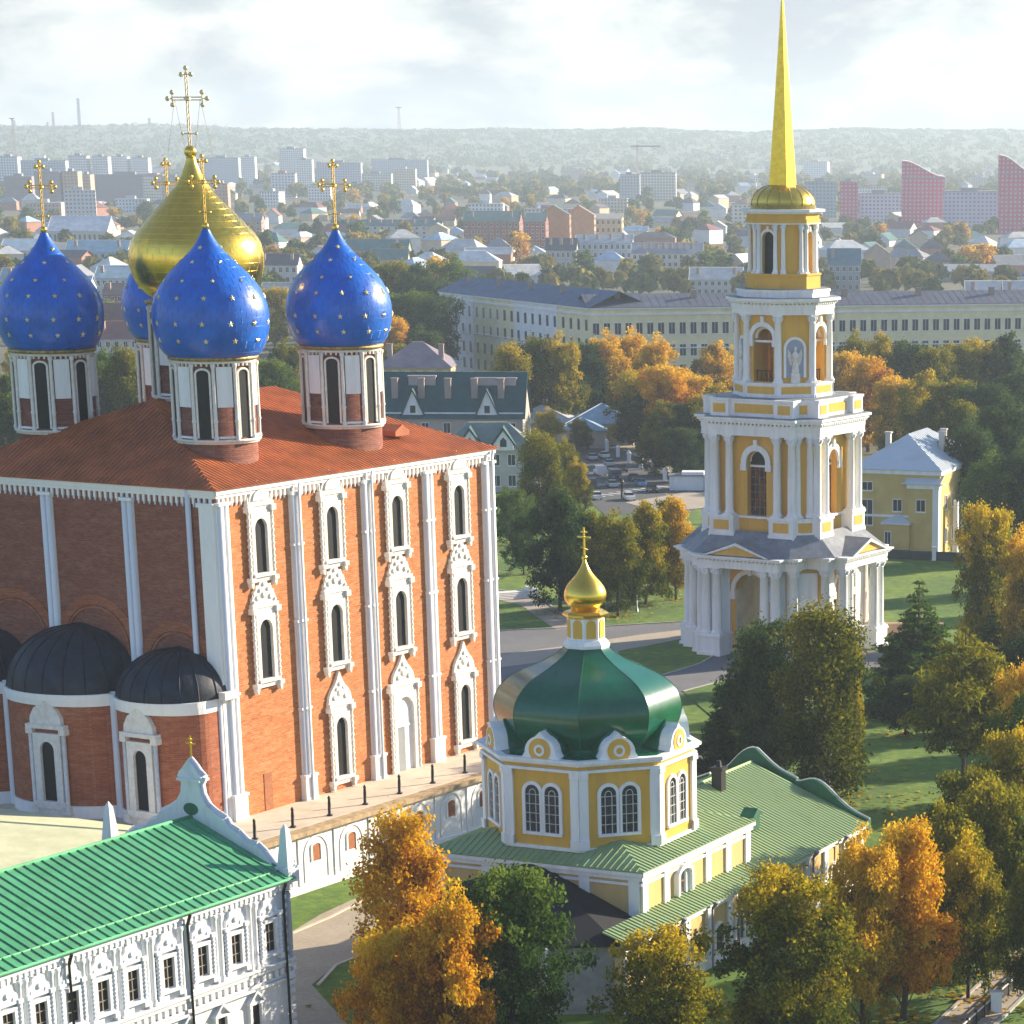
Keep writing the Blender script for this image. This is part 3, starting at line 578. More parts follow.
def column(ph, a, b, z0, z1, r, parent=tow, m=WHITE2, cap=True):
    mb = MB().fr(ph); H = z1-z0
    mb.box(a-r*1.35, a+r*1.35, b-r*1.35, b+r*1.35, z0, z0+.25); mb.lathe([(r*1.3, .25), (r*1.3, .4), (r*1.05, .6), (r, .8), (r*.99, H*.4), (r*.86, H-1.1), (r*.95, H-1.05)], 14, (a, b, z0))
    mb.lathe([(r*.86, H-1.05), (r*1.0, H-.7), (r*1.3, H-.25), (r*1.1, H-.22)], 12, (a, b, z0)); mb.box(a-r*1.3, a+r*1.3, b-r*1.3, b+r*1.3, z1-.22, z1)
    for q in range(8): mb.tube((a+r*.98*cos(q*pi/4), b+r*.98*sin(q*pi/4), z1-.9), (a+r*1.3*cos(q*pi/4), b+r*1.3*sin(q*pi/4), z1-.35), r*.14, r*.22, 4)
    return mb.build('column', m, parent)
def entabl(name, blocks, z0, z1, parent=tow, dent=True, m=WHITE2):
    """entablature breaking forward over each block (phi, half length, front)"""
    mb = MB(); H = z1-z0
    for i, (ph, hl, fr_) in enumerate(blocks):
        e_ = .004*i; mb.fr(ph)
        mb.box(-hl-e_, hl+e_, 0, fr_+e_, z0+e_, z0+H*.3); mb.box(-hl-.05-e_, hl+.05+e_, 0, fr_+.06+e_, z0+H*.3+e_, z0+H*.62)
        mb.box(-hl-.45-e_, hl+.45+e_, 0, fr_+.45+e_, z0+H*.72+e_, z0+H*.86+e_); mb.box(-hl-.7-e_, hl+.7+e_, 0, fr_+.7+e_, z0+H*.86+e_, z1+e_)
        if dent:
            x = -hl-.1
            while x < hl+.1: mb.box(x, x+.28, 0, fr_+.38, z0+H*.61, z0+H*.73); x += .62
    return mb.build(name, m, parent)
# tier one: porticoes on four sides
core('lower_tier', 9.3, 3.0, 2.55, 0, 12.2, 8.6, 2.0, YEL)
mb = MB()
for ph in CARD:
    mb.fr(ph)
    for s_ in (-1, 1): x0, x1 = sorted((s_*2.50, s_*2.56)); mb.box(x0, x1, 2.6, 9.2, .1, 12)
mb.build('passage_lining', mat('pale_cream', (.78, .72, .55), .85), tow)
mb = MB()
for ph in CARD:
    mb.fr(ph)
    for s_ in (-1, 1):
        x0, x1 = sorted((s_*2.9, s_*6.3)); mb.box(x0, x1, 9.0, 13.2, -.1, 2.85); mb.box(x0-.12, x1+.12, 9.0, 13.35, 2.6, 2.86); mb.box(x0-.15, x1+.15, 9.0, 13.4, -.1, .5)
        x0, x1 = sorted((s_*6.3, s_*8.3)); mb.box(x0, x1, 8.6, 11.4, -.1, 2.84); mb.box(x0, x1+.1, 8.6, 11.5, 2.6, 2.85); mb.box(x0, x1+.1, 8.6, 11.6, -.1, .45)
for ph in DIAG: mb.fr(ph); mb.box(-3.2, 3.2, 8, 10.55, -.1, 2.4)
mb.build('pedestal', WHITE2, tow)
for ph in CARD:
    for a in (-5.45, -3.75, 3.75, 5.45): column(ph, a, 12.3, 2.86, 12.3, .68)
    for a in (-7.25, 7.25): column(ph, a, 10.5, 2.86, 12.3, .66)
    mb = MB().fr(ph); mb.archring(2.55, 3.15, 7.9, 8.6, 9.2, 9.62, n=14)
    for s_ in (-1, 1): mb.box(s_*2.85-.42, s_*2.85+.42, 9.2, 9.7, 7.5, 8.5)
    mb.box(-.3, .3, 9.2, 9.8, 10.9, 12.0); mb.build('arch_surround', WHITE2, tow)
    mb = MB().fr(ph)
    for s_ in (-1, 1): x0, x1 = sorted((s_*3.2, s_*6.2)); mb = MB().fr(ph); mb.box(x0, x1, 9.2, 9.75, 2.86, 12.3); mb.build('pilaster', WHITE2, tow)
for ph in DIAG:
    mb = MB().fr(ph); mb.box(-1.5, 1.5, 10.8, 11.5, 7.3, 11.6); mb.box(-1.9, 1.9, 10.8, 11.7, 6.4, 7.3); mb.prism([(-1.9, 7.3), (1.9, 7.3), (0, 8.4)], 11.2, 11.8); mb.build('blind_window', WHITE2, tow)
    mb = MB().fr(ph); mb.box(-2.9, 2.9, 8, 11.02, 2.4, 12.2); mb.build('corner_wall', YEL, tow)
entabl('entablature', [(p, 6.3, 13.1) for p in CARD]+[(p, 8.2, 11.3) for p in CARD]+[(p, 3.4, 11.4) for p in DIAG], 12.2, 13.9)
mb = MB()
for ph in CARD:
    mb.fr(ph); mb.prism([(-4.9, 14.05), (4.9, 14.05), (0, 15.55)], 7, 13.35, 0)
    mb.prism([(-4.3, 14.1), (4.3, 14.1), (0, 15.25)], 13.3, 13.45, 1)
    for s_ in (-1, 1): mb.prism([(s_*5.2, 13.98), (s_*4.5, 13.98), (0, 15.45), (0, 15.85)], 12.6, 13.8, 0)
mb.build('pediment', [WHITE2, YEL], tow)
mb = MB(); i = len(mb.v)
lo = octa(12.2, 4.6); hi = octa(8.6, 2.6)
for k in range(8): mb.face([(*lo[k], 13.95), (*lo[(k+1) % 8], 13.95), (*hi[(k+1) % 8], 16.9), (*hi[k], 16.9)])
for ph in CARD:
    mb.fr(ph); mb.face([(0, 13.7, 15.9), (0, 8, 16.0), (5.6, 8, 14.0), (5.6, 13.7, 14.0)]); mb.face([(0, 13.7, 15.9), (0, 8, 16.0), (-5.6, 8, 14.0), (-5.6, 13.7, 14.0)])
    for q in range(8): mb.box(-8.2+q*2.3, -8.14+q*2.3, 9, 9.05, 14, 14.05)
mb.build('lower_roof', LEAD, tow)
# tier two
core('middle_tier', 7.6, 1.6, 1.5, 16.5, 30, 26.2, 1.3, YEL, sill=(16.5, 18.7))
mb = MB(); yp = MB()
for ph in CARD:
    mb.fr(ph); yp.fr(ph)
    for s_ in (-1, 1):
        x0, x1 = sorted((s_*2.8, s_*6.6)); mb.box(x0, x1, 7, 9.35, 16.0, 18.9); mb.box(x0-.1, x1+.1, 7, 9.5, 18.6, 18.95); mb.box(x0-.1, x1+.1, 7, 9.45, 16, 16.6)
        q = MB().fr(ph); q.box(x0+.7, x1-.7, 9.2, 9.40, 17.0, 18.3); q.build('panel', YEL, tow)
    mb.box(-2.8, 2.8, 7, 7.9, 18.55, 18.85)
for ph in DIAG: mb.fr(ph); mb.box(-1.7, 1.7, 7, 10.6, 16.0, 18.88); yp.fr(ph); q = MB().fr(ph); q.box(-1.0, 1.0, 10.4, 10.65, 17.0, 18.3); q.build('panel', YEL, tow)
mb.build('pedestal', WHITE2, tow)
for ph in CARD:
    for a in (-6.0, -3.75, 3.75, 6.0): column(ph, a, 8.6, 18.95, 29.8, .56)
    mb = MB().fr(ph); mb.archring(1.5, 2.3, 25.4, 26.2, 7.5, 7.95, n=14); mb.box(-.28, .28, 7.5, 8.1, 28.0, 29.2)
    for s_ in (-1, 1): mb.box(s_*1.95-.45, s_*1.95+.45, 7.5, 7.98, 25.0, 25.9)
    o = mb.build('arch_surround', WHITE2, tow)
    mb = MB().fr(ph); mb.archpane(1.5, 18.7, 26.2, 6.55, 6.6)
    sc_ = mb.build('window', DARK, tow)
    mb = MB().fr(ph)
    for q in range(7): mb.box(-1.45, 1.45, 6.62, 6.72, 18.9+q*1.02, 19.0+q*1.02)
    for x in (-1.4, -.7, 0, .7, 1.4): mb.box(x-.05, x+.05, 6.63, 6.74, 18.7, 25.4)
    for q in range(9): mb.tube((-1.4+.31*q, 6.7, 19+.6*(q % 4)), (1.2-.25*q, 6.7, 22.5+.4*q), .05, n=4)
    mb.build('lattice', mat('brown_wood', (.30, .13, .06), .8, var=.3, scale=3), sc_)
    mb = MB().fr(ph); mb.archring(1.35, 1.5, 26.1, 26.2, 6.6, 6.75); mb.box(-1.5, 1.5, 6.6, 6.75, 25.4, 25.7); mb.build('frame', WHITE2, sc_)
for ph in DIAG:
    for a in (-.95, .95): column(ph, a, 9.85, 18.95, 29.8, .54)
entabl('entablature', [(p, 6.6, 9.3) for p in CARD]+[(p, 1.65, 10.5) for p in DIAG], 29.8, 32.2)
mb = MB(); yp = MB(); ld = MB()
for i, ph in enumerate(CARD):
    mb.fr(ph); yp.fr(ph); ld.fr(ph); e_ = .004*i
    mb.box(-6.4, 6.4, 0, 8.3+e_, 32.2, 34.4+e_); mb.box(-6.5, 6.5, 0, 8.45+e_, 34.4, 34.65+e_); ld.box(-6.9, 6.9, 0, 9.95, 32.2, 32.32+e_); ld.box(-6.45, 6.45, 0, 8.4, 34.66, 34.75+e_)
    for s_ in (-1, 1):
        x0, x1 = sorted((s_*3.6, s_*6.5)); mb.box(x0, x1, 7, 9.0+e_, 32.2, 34.5+e_); mb.box(x0-.1, x1+.1, 7, 9.15+e_, 34.4, 34.7+e_); q = MB().fr(ph); q.box(x0+.5, x1-.5, 8.9, 9.06, 32.8, 34.0); q.build('panel', YEL, tow)
    q = MB().fr(ph); q.box(-3.0, 3.0, 8.2, 8.36, 32.8, 34.0); q.build('panel', YEL, tow)
for i, ph in enumerate(DIAG): mb.fr(ph); mb.box(-1.3, 1.3, 6, 9.7, 32.2, 34.52); q = MB().fr(ph); q.box(-.75, .75, 9.6, 9.75, 32.8, 34.0); q.build('panel', YEL, tow); ld.fr(ph); ld.box(-1.9, 1.9, 0, 11.1, 32.2, 32.36)
mb.build('parapet', WHITE2, tow); ld.build('roof_sheet', LEAD, tow)
# tier three: octagon
h3 = 5.6; ch3 = h3*(2-math.sqrt(2))
core('upper_tier', h3, ch3, 1.55, 34.7, 46, 42.6, 1.0, YEL, sill=(34.7, 36.8))
mb = MB(); yp = MB()
for ph in CARD+DIAG: mb.fr(ph); mb.box(-2.75, 2.75, 3, 6.35, 34.7, 36.62); mb.box(-2.85, 2.85, 3, 6.5, 36.35, 36.68); mb.box(-2.85, 2.85, 3, 6.45, 34.7, 35.1); q = MB().fr(ph); q.box(-2.1, 2.1, 6.2, 6.40, 35.25, 36.2); q.build('panel', YEL, tow)
mb.build('pedestal', WHITE2, tow)
for k in range(8):
    ph = 22.5+45*k; column(ph, 0, 6.35, 36.68, 45.7, .5)
for ph in CARD:
    mb = MB().fr(ph); mb.archring(1.55, 2.15, 41.9, 42.6, 5.5, 5.9, n=14); mb.box(-.25, .25, 5.5, 6.0, 44.4, 45.5)
    for s_ in (-1, 1): mb.box(s_*1.85-.36, s_*1.85+.36, 5.5, 5.95, 41.5, 42.3)
    mb.archring(1.2, 1.53, 42.5, 42.6, 4.8, 5.1); mb.box(-1.55, 1.55, 4.8, 5.1, 42.0, 42.3); mb.build('arch_surround', WHITE2, tow)
    mb = MB().fr(ph)
    for x in (-1.3, -.65, 0, .65, 1.3): mb.box(x-.04, x+.04, 4.9, 5.0, 36.8, 38.2)
    mb.box(-1.5, 1.5, 4.88, 5.02, 38.2, 38.3); mb.build('railing', IRON, tow)
mb = MB(); mb.box(-1.3, 1.3, -1.3, 1.3, 36.5, 45.5); mb.build('inner_pier', BRICK, tow)
NICHE = mat('blue_grey_niche', (.36, .42, .54), .85, var=.06)
for ph in DIAG:
    mb = MB().fr(ph); mb.archring(1.25, 1.6, 37.4, 41.2, 5.5, 5.85, n=12); nb = mb.build('niche', WHITE2, tow)
    mb = MB().fr(ph); mb.archpane(1.25, 37.4, 41.2, 5.5, 5.64); mb.build('niche_back', NICHE, nb)
    mb = MB().fr(ph)                                            # robed winged figure in relief on a pedestal
    mb.box(-.6, .6, 5.6, 6.2, 36.7, 38.0); mb.lathe([(.5, 0), (.55, .3), (.42, 1.2), (.36, 1.8), (.46, 2.3), (.42, 2.6), (.16, 2.85), (.13, 2.95), (.2, 3.1), (.22, 3.3), (.15, 3.5), (.02, 3.58)], 12, (0, 5.95, 38.0), sc=(1, .7))
    for s_ in (-1, 1): mb.prism([(s_*.3, 40.1), (s_*.95, 41.2), (s_*1.05, 40.3), (s_*.75, 39.2), (s_*.45, 38.9)], 5.66, 5.8); mb.tube((s_*.42, 6.0, 40.4), (s_*.55, 6.2, 39.7), .13, .1, 6); mb.tube((s_*.55, 6.2, 39.7), (s_*.2, 6.35, 39.9), .1, .08, 6)
    mb.build('statue', WSTONE, nb)
mb = MB()
def ring8(mb, r, z0, z1): mb.lathe([(r/cos(pi/8), z0), (r/cos(pi/8), z1)], 8, ph=22.5, sm=False)
for r, z0, z1 in ((6.5, 45.7, 46.4), (6.6, 46.4, 47.1), (7.0, 47.25, 47.5), (7.35, 47.5, 47.85), (5.9, 47.0, 48.6), (6.05, 48.6, 48.95)): ring8(mb, r, z0, z1)
for ph in CARD+DIAG:
    for q in range(9): mb.fr(ph); mb.box(-2.55+q*.6, -2.3+q*.6, 6, 6.9, 47.05, 47.28)
mb.build('entablature', WHITE2, tow)
mb = MB(); ring8(mb, 7.25, 47.86, 47.95); ring8(mb, 6.0, 48.96, 49.03); mb.build('roof_sheet', LEAD, tow)
# tier four: belfry lantern
h4 = 4.05; ch4 = h4*(2-math.sqrt(2))
core('belfry', h4, ch4, .92, 49.0, 58, 55.6, .7, YEL, sill=(49, 51.0))
mb = MB(); ring8(mb, 4.75, 49.0, 50.75); ring8(mb, 4.9, 50.75, 51.0); mb.build('plinth', YEL, tow)
for k in range(8):
    for d in (-7.5, 7.5) if k % 2 == 0 else (-6, 6): column(22.5+45*k+d*.9, 0, 4.5, 51.0, 57.6, .3)
for ph in CARD:
    mb = MB().fr(ph); mb.archring(.92, 1.25, 51.0, 55.6, 4.0, 4.22, n=12); mb.box(-.16, .16, 4, 4.3, 56.5, 57.2); mb.build('arch_surround', WHITE2, tow)
for ph in CARD: mb = MB().fr(ph); mb.archpane(.95, 51, 55.6, 3.3, 3.36); mb.build('belfry_shade_pane', DARK, tow)  # dark panes stand in for the shade inside the open belfry
mb = MB(); mb.box(-2.6, 2.6, -.12, .12, 55.2, 55.5); mb.lathe([(1.15, 0), (1.0, .2), (.7, 1.0), (.5, 1.5), (.1, 1.7)], 20, (0, 0, 53.5)); mb.box(-1.0, 1.0, -1.0, 1.0, 49, 53.2); mb.build('bell', mat('bronze', (.10, .075, .04), .45, .6), tow)
mb = MB(); ring8(mb, 4.75, 57.6, 58.1); ring8(mb, 4.6, 58.1, 58.8); mb.build('frieze', YEL, tow)
mb = MB(); ring8(mb, 5.0, 58.8, 59.05); ring8(mb, 5.35, 59.05, 59.4); ring8(mb, 4.8, 57.45, 57.6); mb.build('cornice', WHITE2, tow)
mb = MB(); mb.lathe([(4.55, 59.4), (4.5, 59.9)]+[(1.2+3.25*cos(t), 59.9+2.6*sin(t)) for t in [R(a) for a in range(0, 91, 10)]], 40)
for k in range(16): q = R(k*22.5); [mb.tube((( 1.2+3.28*cos(R(a)))*cos(q), (1.2+3.28*cos(R(a)))*sin(q), 59.9+2.62*sin(R(a))), ((1.2+3.28*cos(R(a+15)))*cos(q), (1.2+3.28*cos(R(a+15)))*sin(q), 59.9+2.62*sin(R(a+15))), .05, n=4) for a in range(0, 90, 15)]
mb.build('gilded_dome', GOLD, tow)
GSPIRE = mat('gilded_spire', (.92, .58, .045), .32, .9, var=.15, scale=1.5, bump=.2, bscale=2)
mb = MB(); H0, H1 = 62.2, 87.4; r0 = 1.32
mb.slab([(-1.45, -1.45), (1.45, -1.45), (1.45, 1.45), (-1.45, 1.45)], 62.1, 62.4)
for k in range(40):
    za = H0+(H1-H0)*k/40; zb = H0+(H1-H0)*(k+1)/40; ra = r0*(1-k/40)+.05; rb = r0*(1-(k+1)/40)+.05
    mb.lathe([(ra*1.414+.012, za), (rb*1.414+.012, zb-.07), (rb*1.414-.06, zb-.06), (rb*1.414-.06, zb)], 4, ph=45, sm=False)
mb.build('spire', GSPIRE, tow)
mb = MB(); mb.ball(0, 0, 87.6, .35, 12); mb.box(-.06, .06, -.06, .06, 87.6, 89.6); mb.box(-.06, .06, -.6, .6, 88.7, 88.85); mb.build('cross', GOLD, tow)

# ------------------------------------------------------------------ yellow church with the green octagon dome
CH = (-21.6, 260.9); CROT = 66.67
ch = thing('church', 'yellow church with a bulbous dark green dome, gold cupola and pale green nave roof', 'church', (*CH, 0), CROT)
AP = 8.42; RC = AP/cos(pi/8); FACES = [45*k for k in range(8)]
mb = MB(); mb.lathe([(RC-.02, 9.5), (RC-.02, 18.9)], 8, ph=22.5, sm=False); mb.build('octagon_wall', YEL, ch)
for k in range(8):
    mb = MB().fr(45*k); hl = AP*math.tan(pi/8)
    for s_ in (-1, 1): x0, x1 = sorted((s_*(hl-.75), s_*(hl+.05))); mb.box(x0, x1, AP-.1, AP+.22, 11.3, 17.8); mb.box(x0-.1 if s_ < 0 else x0, x1+.1 if s_ > 0 else x1, AP-.1, AP+.34, 17.4, 17.85); mb.box(x0-.1 if s_ < 0 else x0, x1+.1 if s_ > 0 else x1, AP-.1, AP+.36, 11.3, 12.1); mb.build('pilaster', WHITE2, ch); mb = MB().fr(45*k)
mb = MB()
for g, z0, z1 in ((.28, 17.85, 18.1), (.42, 18.45, 18.65), (.62, 18.65, 18.92)): mb.lathe([((AP+g)/cos(pi/8), z0), ((AP+g)/cos(pi/8), z1)], 8, ph=22.5, sm=False)
mb.lathe([((AP+.18)/cos(pi/8), 11.1), ((AP+.18)/cos(pi/8), 11.4)], 8, ph=22.5, sm=False)
mb.build('cornice', WHITE2, ch)
STAIN = mat('dark_leaded_glass', (.05, .055, .065), .25, var=.5, scale=4)
for ph in FACES:
    for s_ in (-1, 1):
        mb = MB().fr(ph); mb.archring(.68, .98, 12.55, 15.9, AP-.05, AP+.16, cent=s_*.93, n=12); mb.box(s_*.93-.95, s_*.93+.95, AP-.05, AP+.25, 12.3, 12.55); o = mb.build('window', WHITE2, ch)
        mb = MB().fr(ph); mb.archpane(.7, 12.55, 15.9, AP-.05, AP+.03, cent=s_*.93); mb.build('pane', STAIN, o)
        mb = MB().fr(ph); c0 = s_*.93
        for x in (-.3, .3): mb.box(c0+x-.035, c0+x+.035, AP+.03, AP+.08, 12.55, 15.9)
        for z in (13.3, 14.1, 14.9, 15.7): mb.box(c0-.68, c0+.68, AP+.031, AP+.075, z, z+.06)
        mb.archring(.26, .33, 15.75, 15.9, AP+.03, AP+.085, cent=c0, n=8); mb.build('tracery', mat('pale_tracery', (.55, .55, .5), .7), o)
    mb = MB().fr(ph)                                             # rounded gable with a roundel
    g = [(-1.75, 18.9), (1.75, 18.9)]+[(1.45*cos(t), 19.4+1.4*sin(t)) for t in [R(a) for a in range(0, 80, 12)]]+[(.25, 20.9), (0, 21.15), (-.25, 20.9)]+[(1.45*cos(t), 19.4+1.4*sin(t)) for t in [R(a) for a in range(108, 181, 12)]]
    mb.prism(g, AP-.9, AP+.3, 0); gb = mb.build('gable', WHITE2, ch)
    mb = MB().fr(ph); mb.prism([(1.02*cos(R(a)), 19.62+1.02*sin(R(a))) for a in range(0, 360, 20)], AP+.2, AP+.36); mb.build('tympanum', YEL, gb)
    mb = MB().fr(ph)
    for q in range(16): a0_, a1_ = R(q*22.5), R(q*22.5+22.5); mb.face([(.28*cos(a0_), AP+.42, 19.62+.28*sin(a0_)), (.28*cos(a1_), AP+.42, 19.62+.28*sin(a1_)), (.5*cos(a1_), AP+.42, 19.62+.5*sin(a1_)), (.5*cos(a0_), AP+.42, 19.62+.5*sin(a0_))]); mb.face([(.5*cos(a0_), AP+.42, 19.62+.5*sin(a0_)), (.5*cos(a1_), AP+.42, 19.62+.5*sin(a1_)), (.5*cos(a1_), AP+.3, 19.62+.5*sin(a1_)), (.5*cos(a0_), AP+.3, 19.62+.5*sin(a0_))])
    mb.build('roundel', WHITE2, gb)
    mb = MB().fr(ph); g2 = [(-1.8, 18.95), (1.8, 18.95), (1.55, 19.8), (1.1, 20.6), (.45, 21.05), (0, 21.32), (-.45, 21.05), (-1.1, 20.6), (-1.55, 19.8)]
    mb.prism(g2, 5.2, AP-.85); mb.build('gable_roof', DGREEN, gb)
GP = [(1.09, 18.94), (1.02, 19.0), (.84, 19.25), (.86, 19.7), (.93, 20.4), (.975, 21.3), (.985, 22.1), (.97, 22.8), (.93, 23.5), (.86, 24.15), (.76, 24.75), (.63, 25.25), (.5, 25.7), (.39, 26.15), (.30, 26.6), (.245, 27.0), (.225, 27.3)]
gp = smooth_prof(GP[2:], 3); gpl = [GP[0], GP[1]]+gp
mb = MB(); R8 = 8.25
# eight curved panels meeting at ridges: shade smooth up each panel, sharp at the ridges
for k in range(8):
    q0, q1 = R(22.5+45*k), R(67.5+45*k); i = len(mb.v); ns = 4
    for r, z in gpl:
        rr = r*R8
        for j in range(ns+1):
            t = j/ns; mb.v.append((rr*(cos(q0)*(1-t)+cos(q1)*t), rr*(sin(q0)*(1-t)+sin(q1)*t), z))
    for r_ in range(len(gpl)-1):
        for j in range(ns): mb.f.append((i+r_*(ns+1)+j, i+r_*(ns+1)+j+1, i+(r_+1)*(ns+1)+j+1, i+(r_+1)*(ns+1)+j)); mb.m.append(0); mb.sm.append(True)
    for r_ in range(2, len(gpl)-1): mb.tube((gpl[r_][0]*R8*cos(q0), gpl[r_][0]*R8*sin(q0), gpl[r_][1]), (gpl[r_+1][0]*R8*cos(q0), gpl[r_+1][0]*R8*sin(q0), gpl[r_+1][1]), .03, n=5)
dm = mb.build('dome', DGREEN, ch)
mb = MB(); mb.lathe([(2.0, 27.1), (2.05, 27.35), (1.75, 27.75), (1.62, 27.8), (1.62, 29.6), (1.75, 29.65)], 8, ph=22.5, sm=False); ln = mb.build('lantern', WHITE2, ch)
for ph in FACES: mb = MB().fr(ph); mb.archpane(.42, 27.95, 29.1, 1.4, 1.56); mb.build('panel', YEL, ln)
mb = MB(); mb.lathe([(1.7, 29.6), (1.95, 29.75), (2.0, 29.95), (1.75, 30.15), (1.25, 30.3), (1.2, 30.55)], 8, ph=22.5, sm=False)
mb.lathe([(r*1.82, 30.5+z*1.82) for r, z in smooth_prof([(.62, 0), (.8, .1), (.95, .3), (1.0, .52), (.97, .72), (.87, .95), (.7, 1.18), (.5, 1.4), (.33, 1.62), (.2, 1.84), (.11, 2.05), (.07, 2.2)])], 32)
mb.lathe([(1.3, 30.25), (1.2, 30.6)], 20); cu = mb.build('cupola', GOLD, ch)
mb = MB().fr(180); mb.ball(0, 0, 34.65, .24, 12); mb.box(-.07, .07, -.07, .07, 34.7, 37.2); mb.box(-.62, .62, -.07, .07, 36.3, 36.44); mb.box(-.3, .3, -.07, .07, 36.75, 36.86); mb.tube((-.35, 0, 35.5), (.35, 0, 35.3), .06, n=5); mb.build('cross', GOLD, cu)
# square block under the octagon
BX0, BX1, BY = -9.9, 11.5, 9.9
mb = MB(); mb.box(BX0, BX1, -BY, BY, -.1, 10.2); mb.build('block_wall', CREAM, ch)
mb = MB()
for ph, L0, L1, off in ((180, -BY, BY, -BX0), (-90, BX0, BX1, BY)):
    mb.fr(ph)
    mb.box(L0-.25, L1+.25, off-.3, off+.3, 9.6, 10.0); mb.box(L0-.4, L1+.4, off-.3, off+.5, 10.0, 10.3); mb.box(L0-.1, L1+.1, off-.3, off+.16, 9.1, 9.35)
    n = 5 if ph == 180 else 6
    for k in range(n): x = L0+.55+(L1-L0-1.1)*k/(n-1); mb.box(x-.5, x+.5, off-.2, off+.2, 5.5, 9.6)
mb.build('white_trim', WHITE2, ch)
mb = MB().fr(-90); mb.archring(1.15, 1.5, 6.9, 8.5, BY-.05, BY+.5, rise=.5, cent=-2.2); o = mb.build('window', WHITE2, ch)
mb = MB().fr(-90); mb.archpane(1.16, 6.9, 8.5, BY-.02, BY+.04, rise=.5, cent=-2.2); mb.build('reveal', WHITE2, o)
mb = MB().fr(-90); mb.box(-3.3, -1.9, BY+.04, BY+.08, 6.95, 8.7); mb.build('pane', STAIN, o)
mb = MB().fr(-90); mb.box(-2.68, -2.54, BY+.08, BY+.14, 6.95, 8.7); mb.box(-3.3, -1.9, BY+.081, BY+.13, 7.9, 8.0); mb.build('glazing_bar', RUST, o)
mb = MB(); z0 = 10.42; ov = .5; D = 5.2
for P, Q, up in (((BX0-ov, -BY-ov), (BX1+ov, -BY-ov), (0, 1)), ((BX1+ov, -BY-ov), (BX1+ov, BY+ov), (-1, 0)), ((BX1+ov, BY+ov), (BX0-ov, BY+ov), (0, -1)), ((BX0-ov, BY+ov), (BX0-ov, -BY-ov), (1, 0))):
    mb.roofplane((*P, z0), (*Q, z0), up, D, D, D, 1.75, 0, .62, .08, .08)
mb.build('block_roof', PGREEN, ch)
# nave and aisles
NX0, NX1, NY, NZ = -17, 33.4, 11.7, 6.0
mb = MB(); mb.slab([(BX0, -NY), (NX1, -NY), (NX1, NY), (BX0, NY)], -.1, NZ-.15); mb.box(-16.6, BX0+.02, -NY+.01, -BY+.2, -.1, NZ-.16); mb.build('nave_wall', CREAM, ch)
mb = MB().fr(-90); mb.box(-16.7, NX1+.25, NY-.2, NY+.25, NZ-.75, NZ-.45); mb.box(-16.75, NX1+.4, NY-.2, NY+.45, NZ-.45, NZ-.1); mb.box(BX0, NX1+.15, NY-.1, NY+.15, -.1, 1.0)
for k in range(11): x = BX0+.6+k*4.2; mb.box(x-.45, x+.45, NY-.1, NY+.24, 1, NZ-.75)
mb.build('white_trim', WHITE2, ch)
for k in range(10):
    x = BX0+2.7+k*4.2
    mb = MB().fr(-90); mb.archring(.75, 1.05, 1.2, 2.7, NY-.05, NY+.2, cent=x, n=10); o = mb.build('window', WHITE2, ch)
    mb = MB().fr(-90); mb.archpane(.76, 1.2, 2.7, NY-.05, NY+.04, cent=x); mb.build('pane', STAIN, o)
for x in (-7.2, -1, 4.4, 11.8, 20.5, 27.5):
    mb = MB().fr(-90); mb.tube((x, NY+.55, .1), (x, NY+.55, NZ-.6), .11, n=6); mb.tube((x, NY+.55, NZ-.6), (x, NY+1.0, NZ+.02), .13, .2, 6); mb.build('drainpipe', mat('grey_pipe', (.22, .23, .24), .5, .3), ch)
mb = MB(); ov = .75
mb.roofplane((-16.9, -NY-ov, NZ), (BX1+.1, -NY-ov, NZ), (0, 1), NY+ov-BY-.0, rise=.85, sp=.62, rib=.08, rh=.08)
mb.roofplane((BX1+.1, NY+ov, NZ), (BX0-.3, NY+ov, NZ), (0, -1), NY+ov-BY, rise=.85, sp=.62, rib=.08, rh=.08)
for y, up in ((-NY-ov, 1), (NY+ov, -1)): mb.roofplane((BX1, y, NZ), (NX1, y, NZ), (0, up), NY+ov, rise=5.0, sp=.62, rib=.08, rh=.08)
mb.tube((BX1, 0, 11.02), (NX1, 0, 11.02), .16, n=6); nr = mb.build('nave_roof', PGREEN, ch)
GPAR = mat('green_parapet', (.02, .13, .07), .6, var=.2)
def parapet(x, y0, y1, peak, th=.7):
    n = 16; pts = []
    def prof(t): return (0.05+.95*max(0, sin(pi*(min(1, max(0, (t**1.7-.05)/.95)))))**1.6)
    base = lambda y: NZ+5.0*(1-abs(y)/(NY+ov))
    top = [(y0+(y1-y0)*k/n, base(y0+(y1-y0)*k/n)*.0+max(base(y0+(y1-y0)*k/n), NZ)+.25+peak*prof(k/n)) for k in range(n+1)]
    mb = MB(); mb.fr(0)
    mb.prism([(y0, NZ-1), (y1, NZ-1)]+[(a, c) for a, c in top[::-1]], x, x+th, 0)
    for k in range(n): mb.tube((top[k][0], x+th/2, top[k][1]), (top[k+1][0], x+th/2, top[k+1][1]), .13, n=5, mi=1)
    return mb.build('gable_parapet', [GPAR, WHITE2], ch)
parapet(NX1, -12.3, -4.6, 1.25); parapet(NX1+.75, -4.4, 3.2, 1.15); parapet(NX1, 4.6, 12.3, 1.2)
mb = MB(); mb.box(22.6, 23.6, -1.9, -.9, 9.5, 12.2); mb.box(22.45, 23.75, -2.05, -.75, 12.2, 12.5); mb.tube((23.1, -1.4, 12.5), (23.1, -1.4, 13.1), .3, .22, 8); mb.build('chimney', IRON, nr)
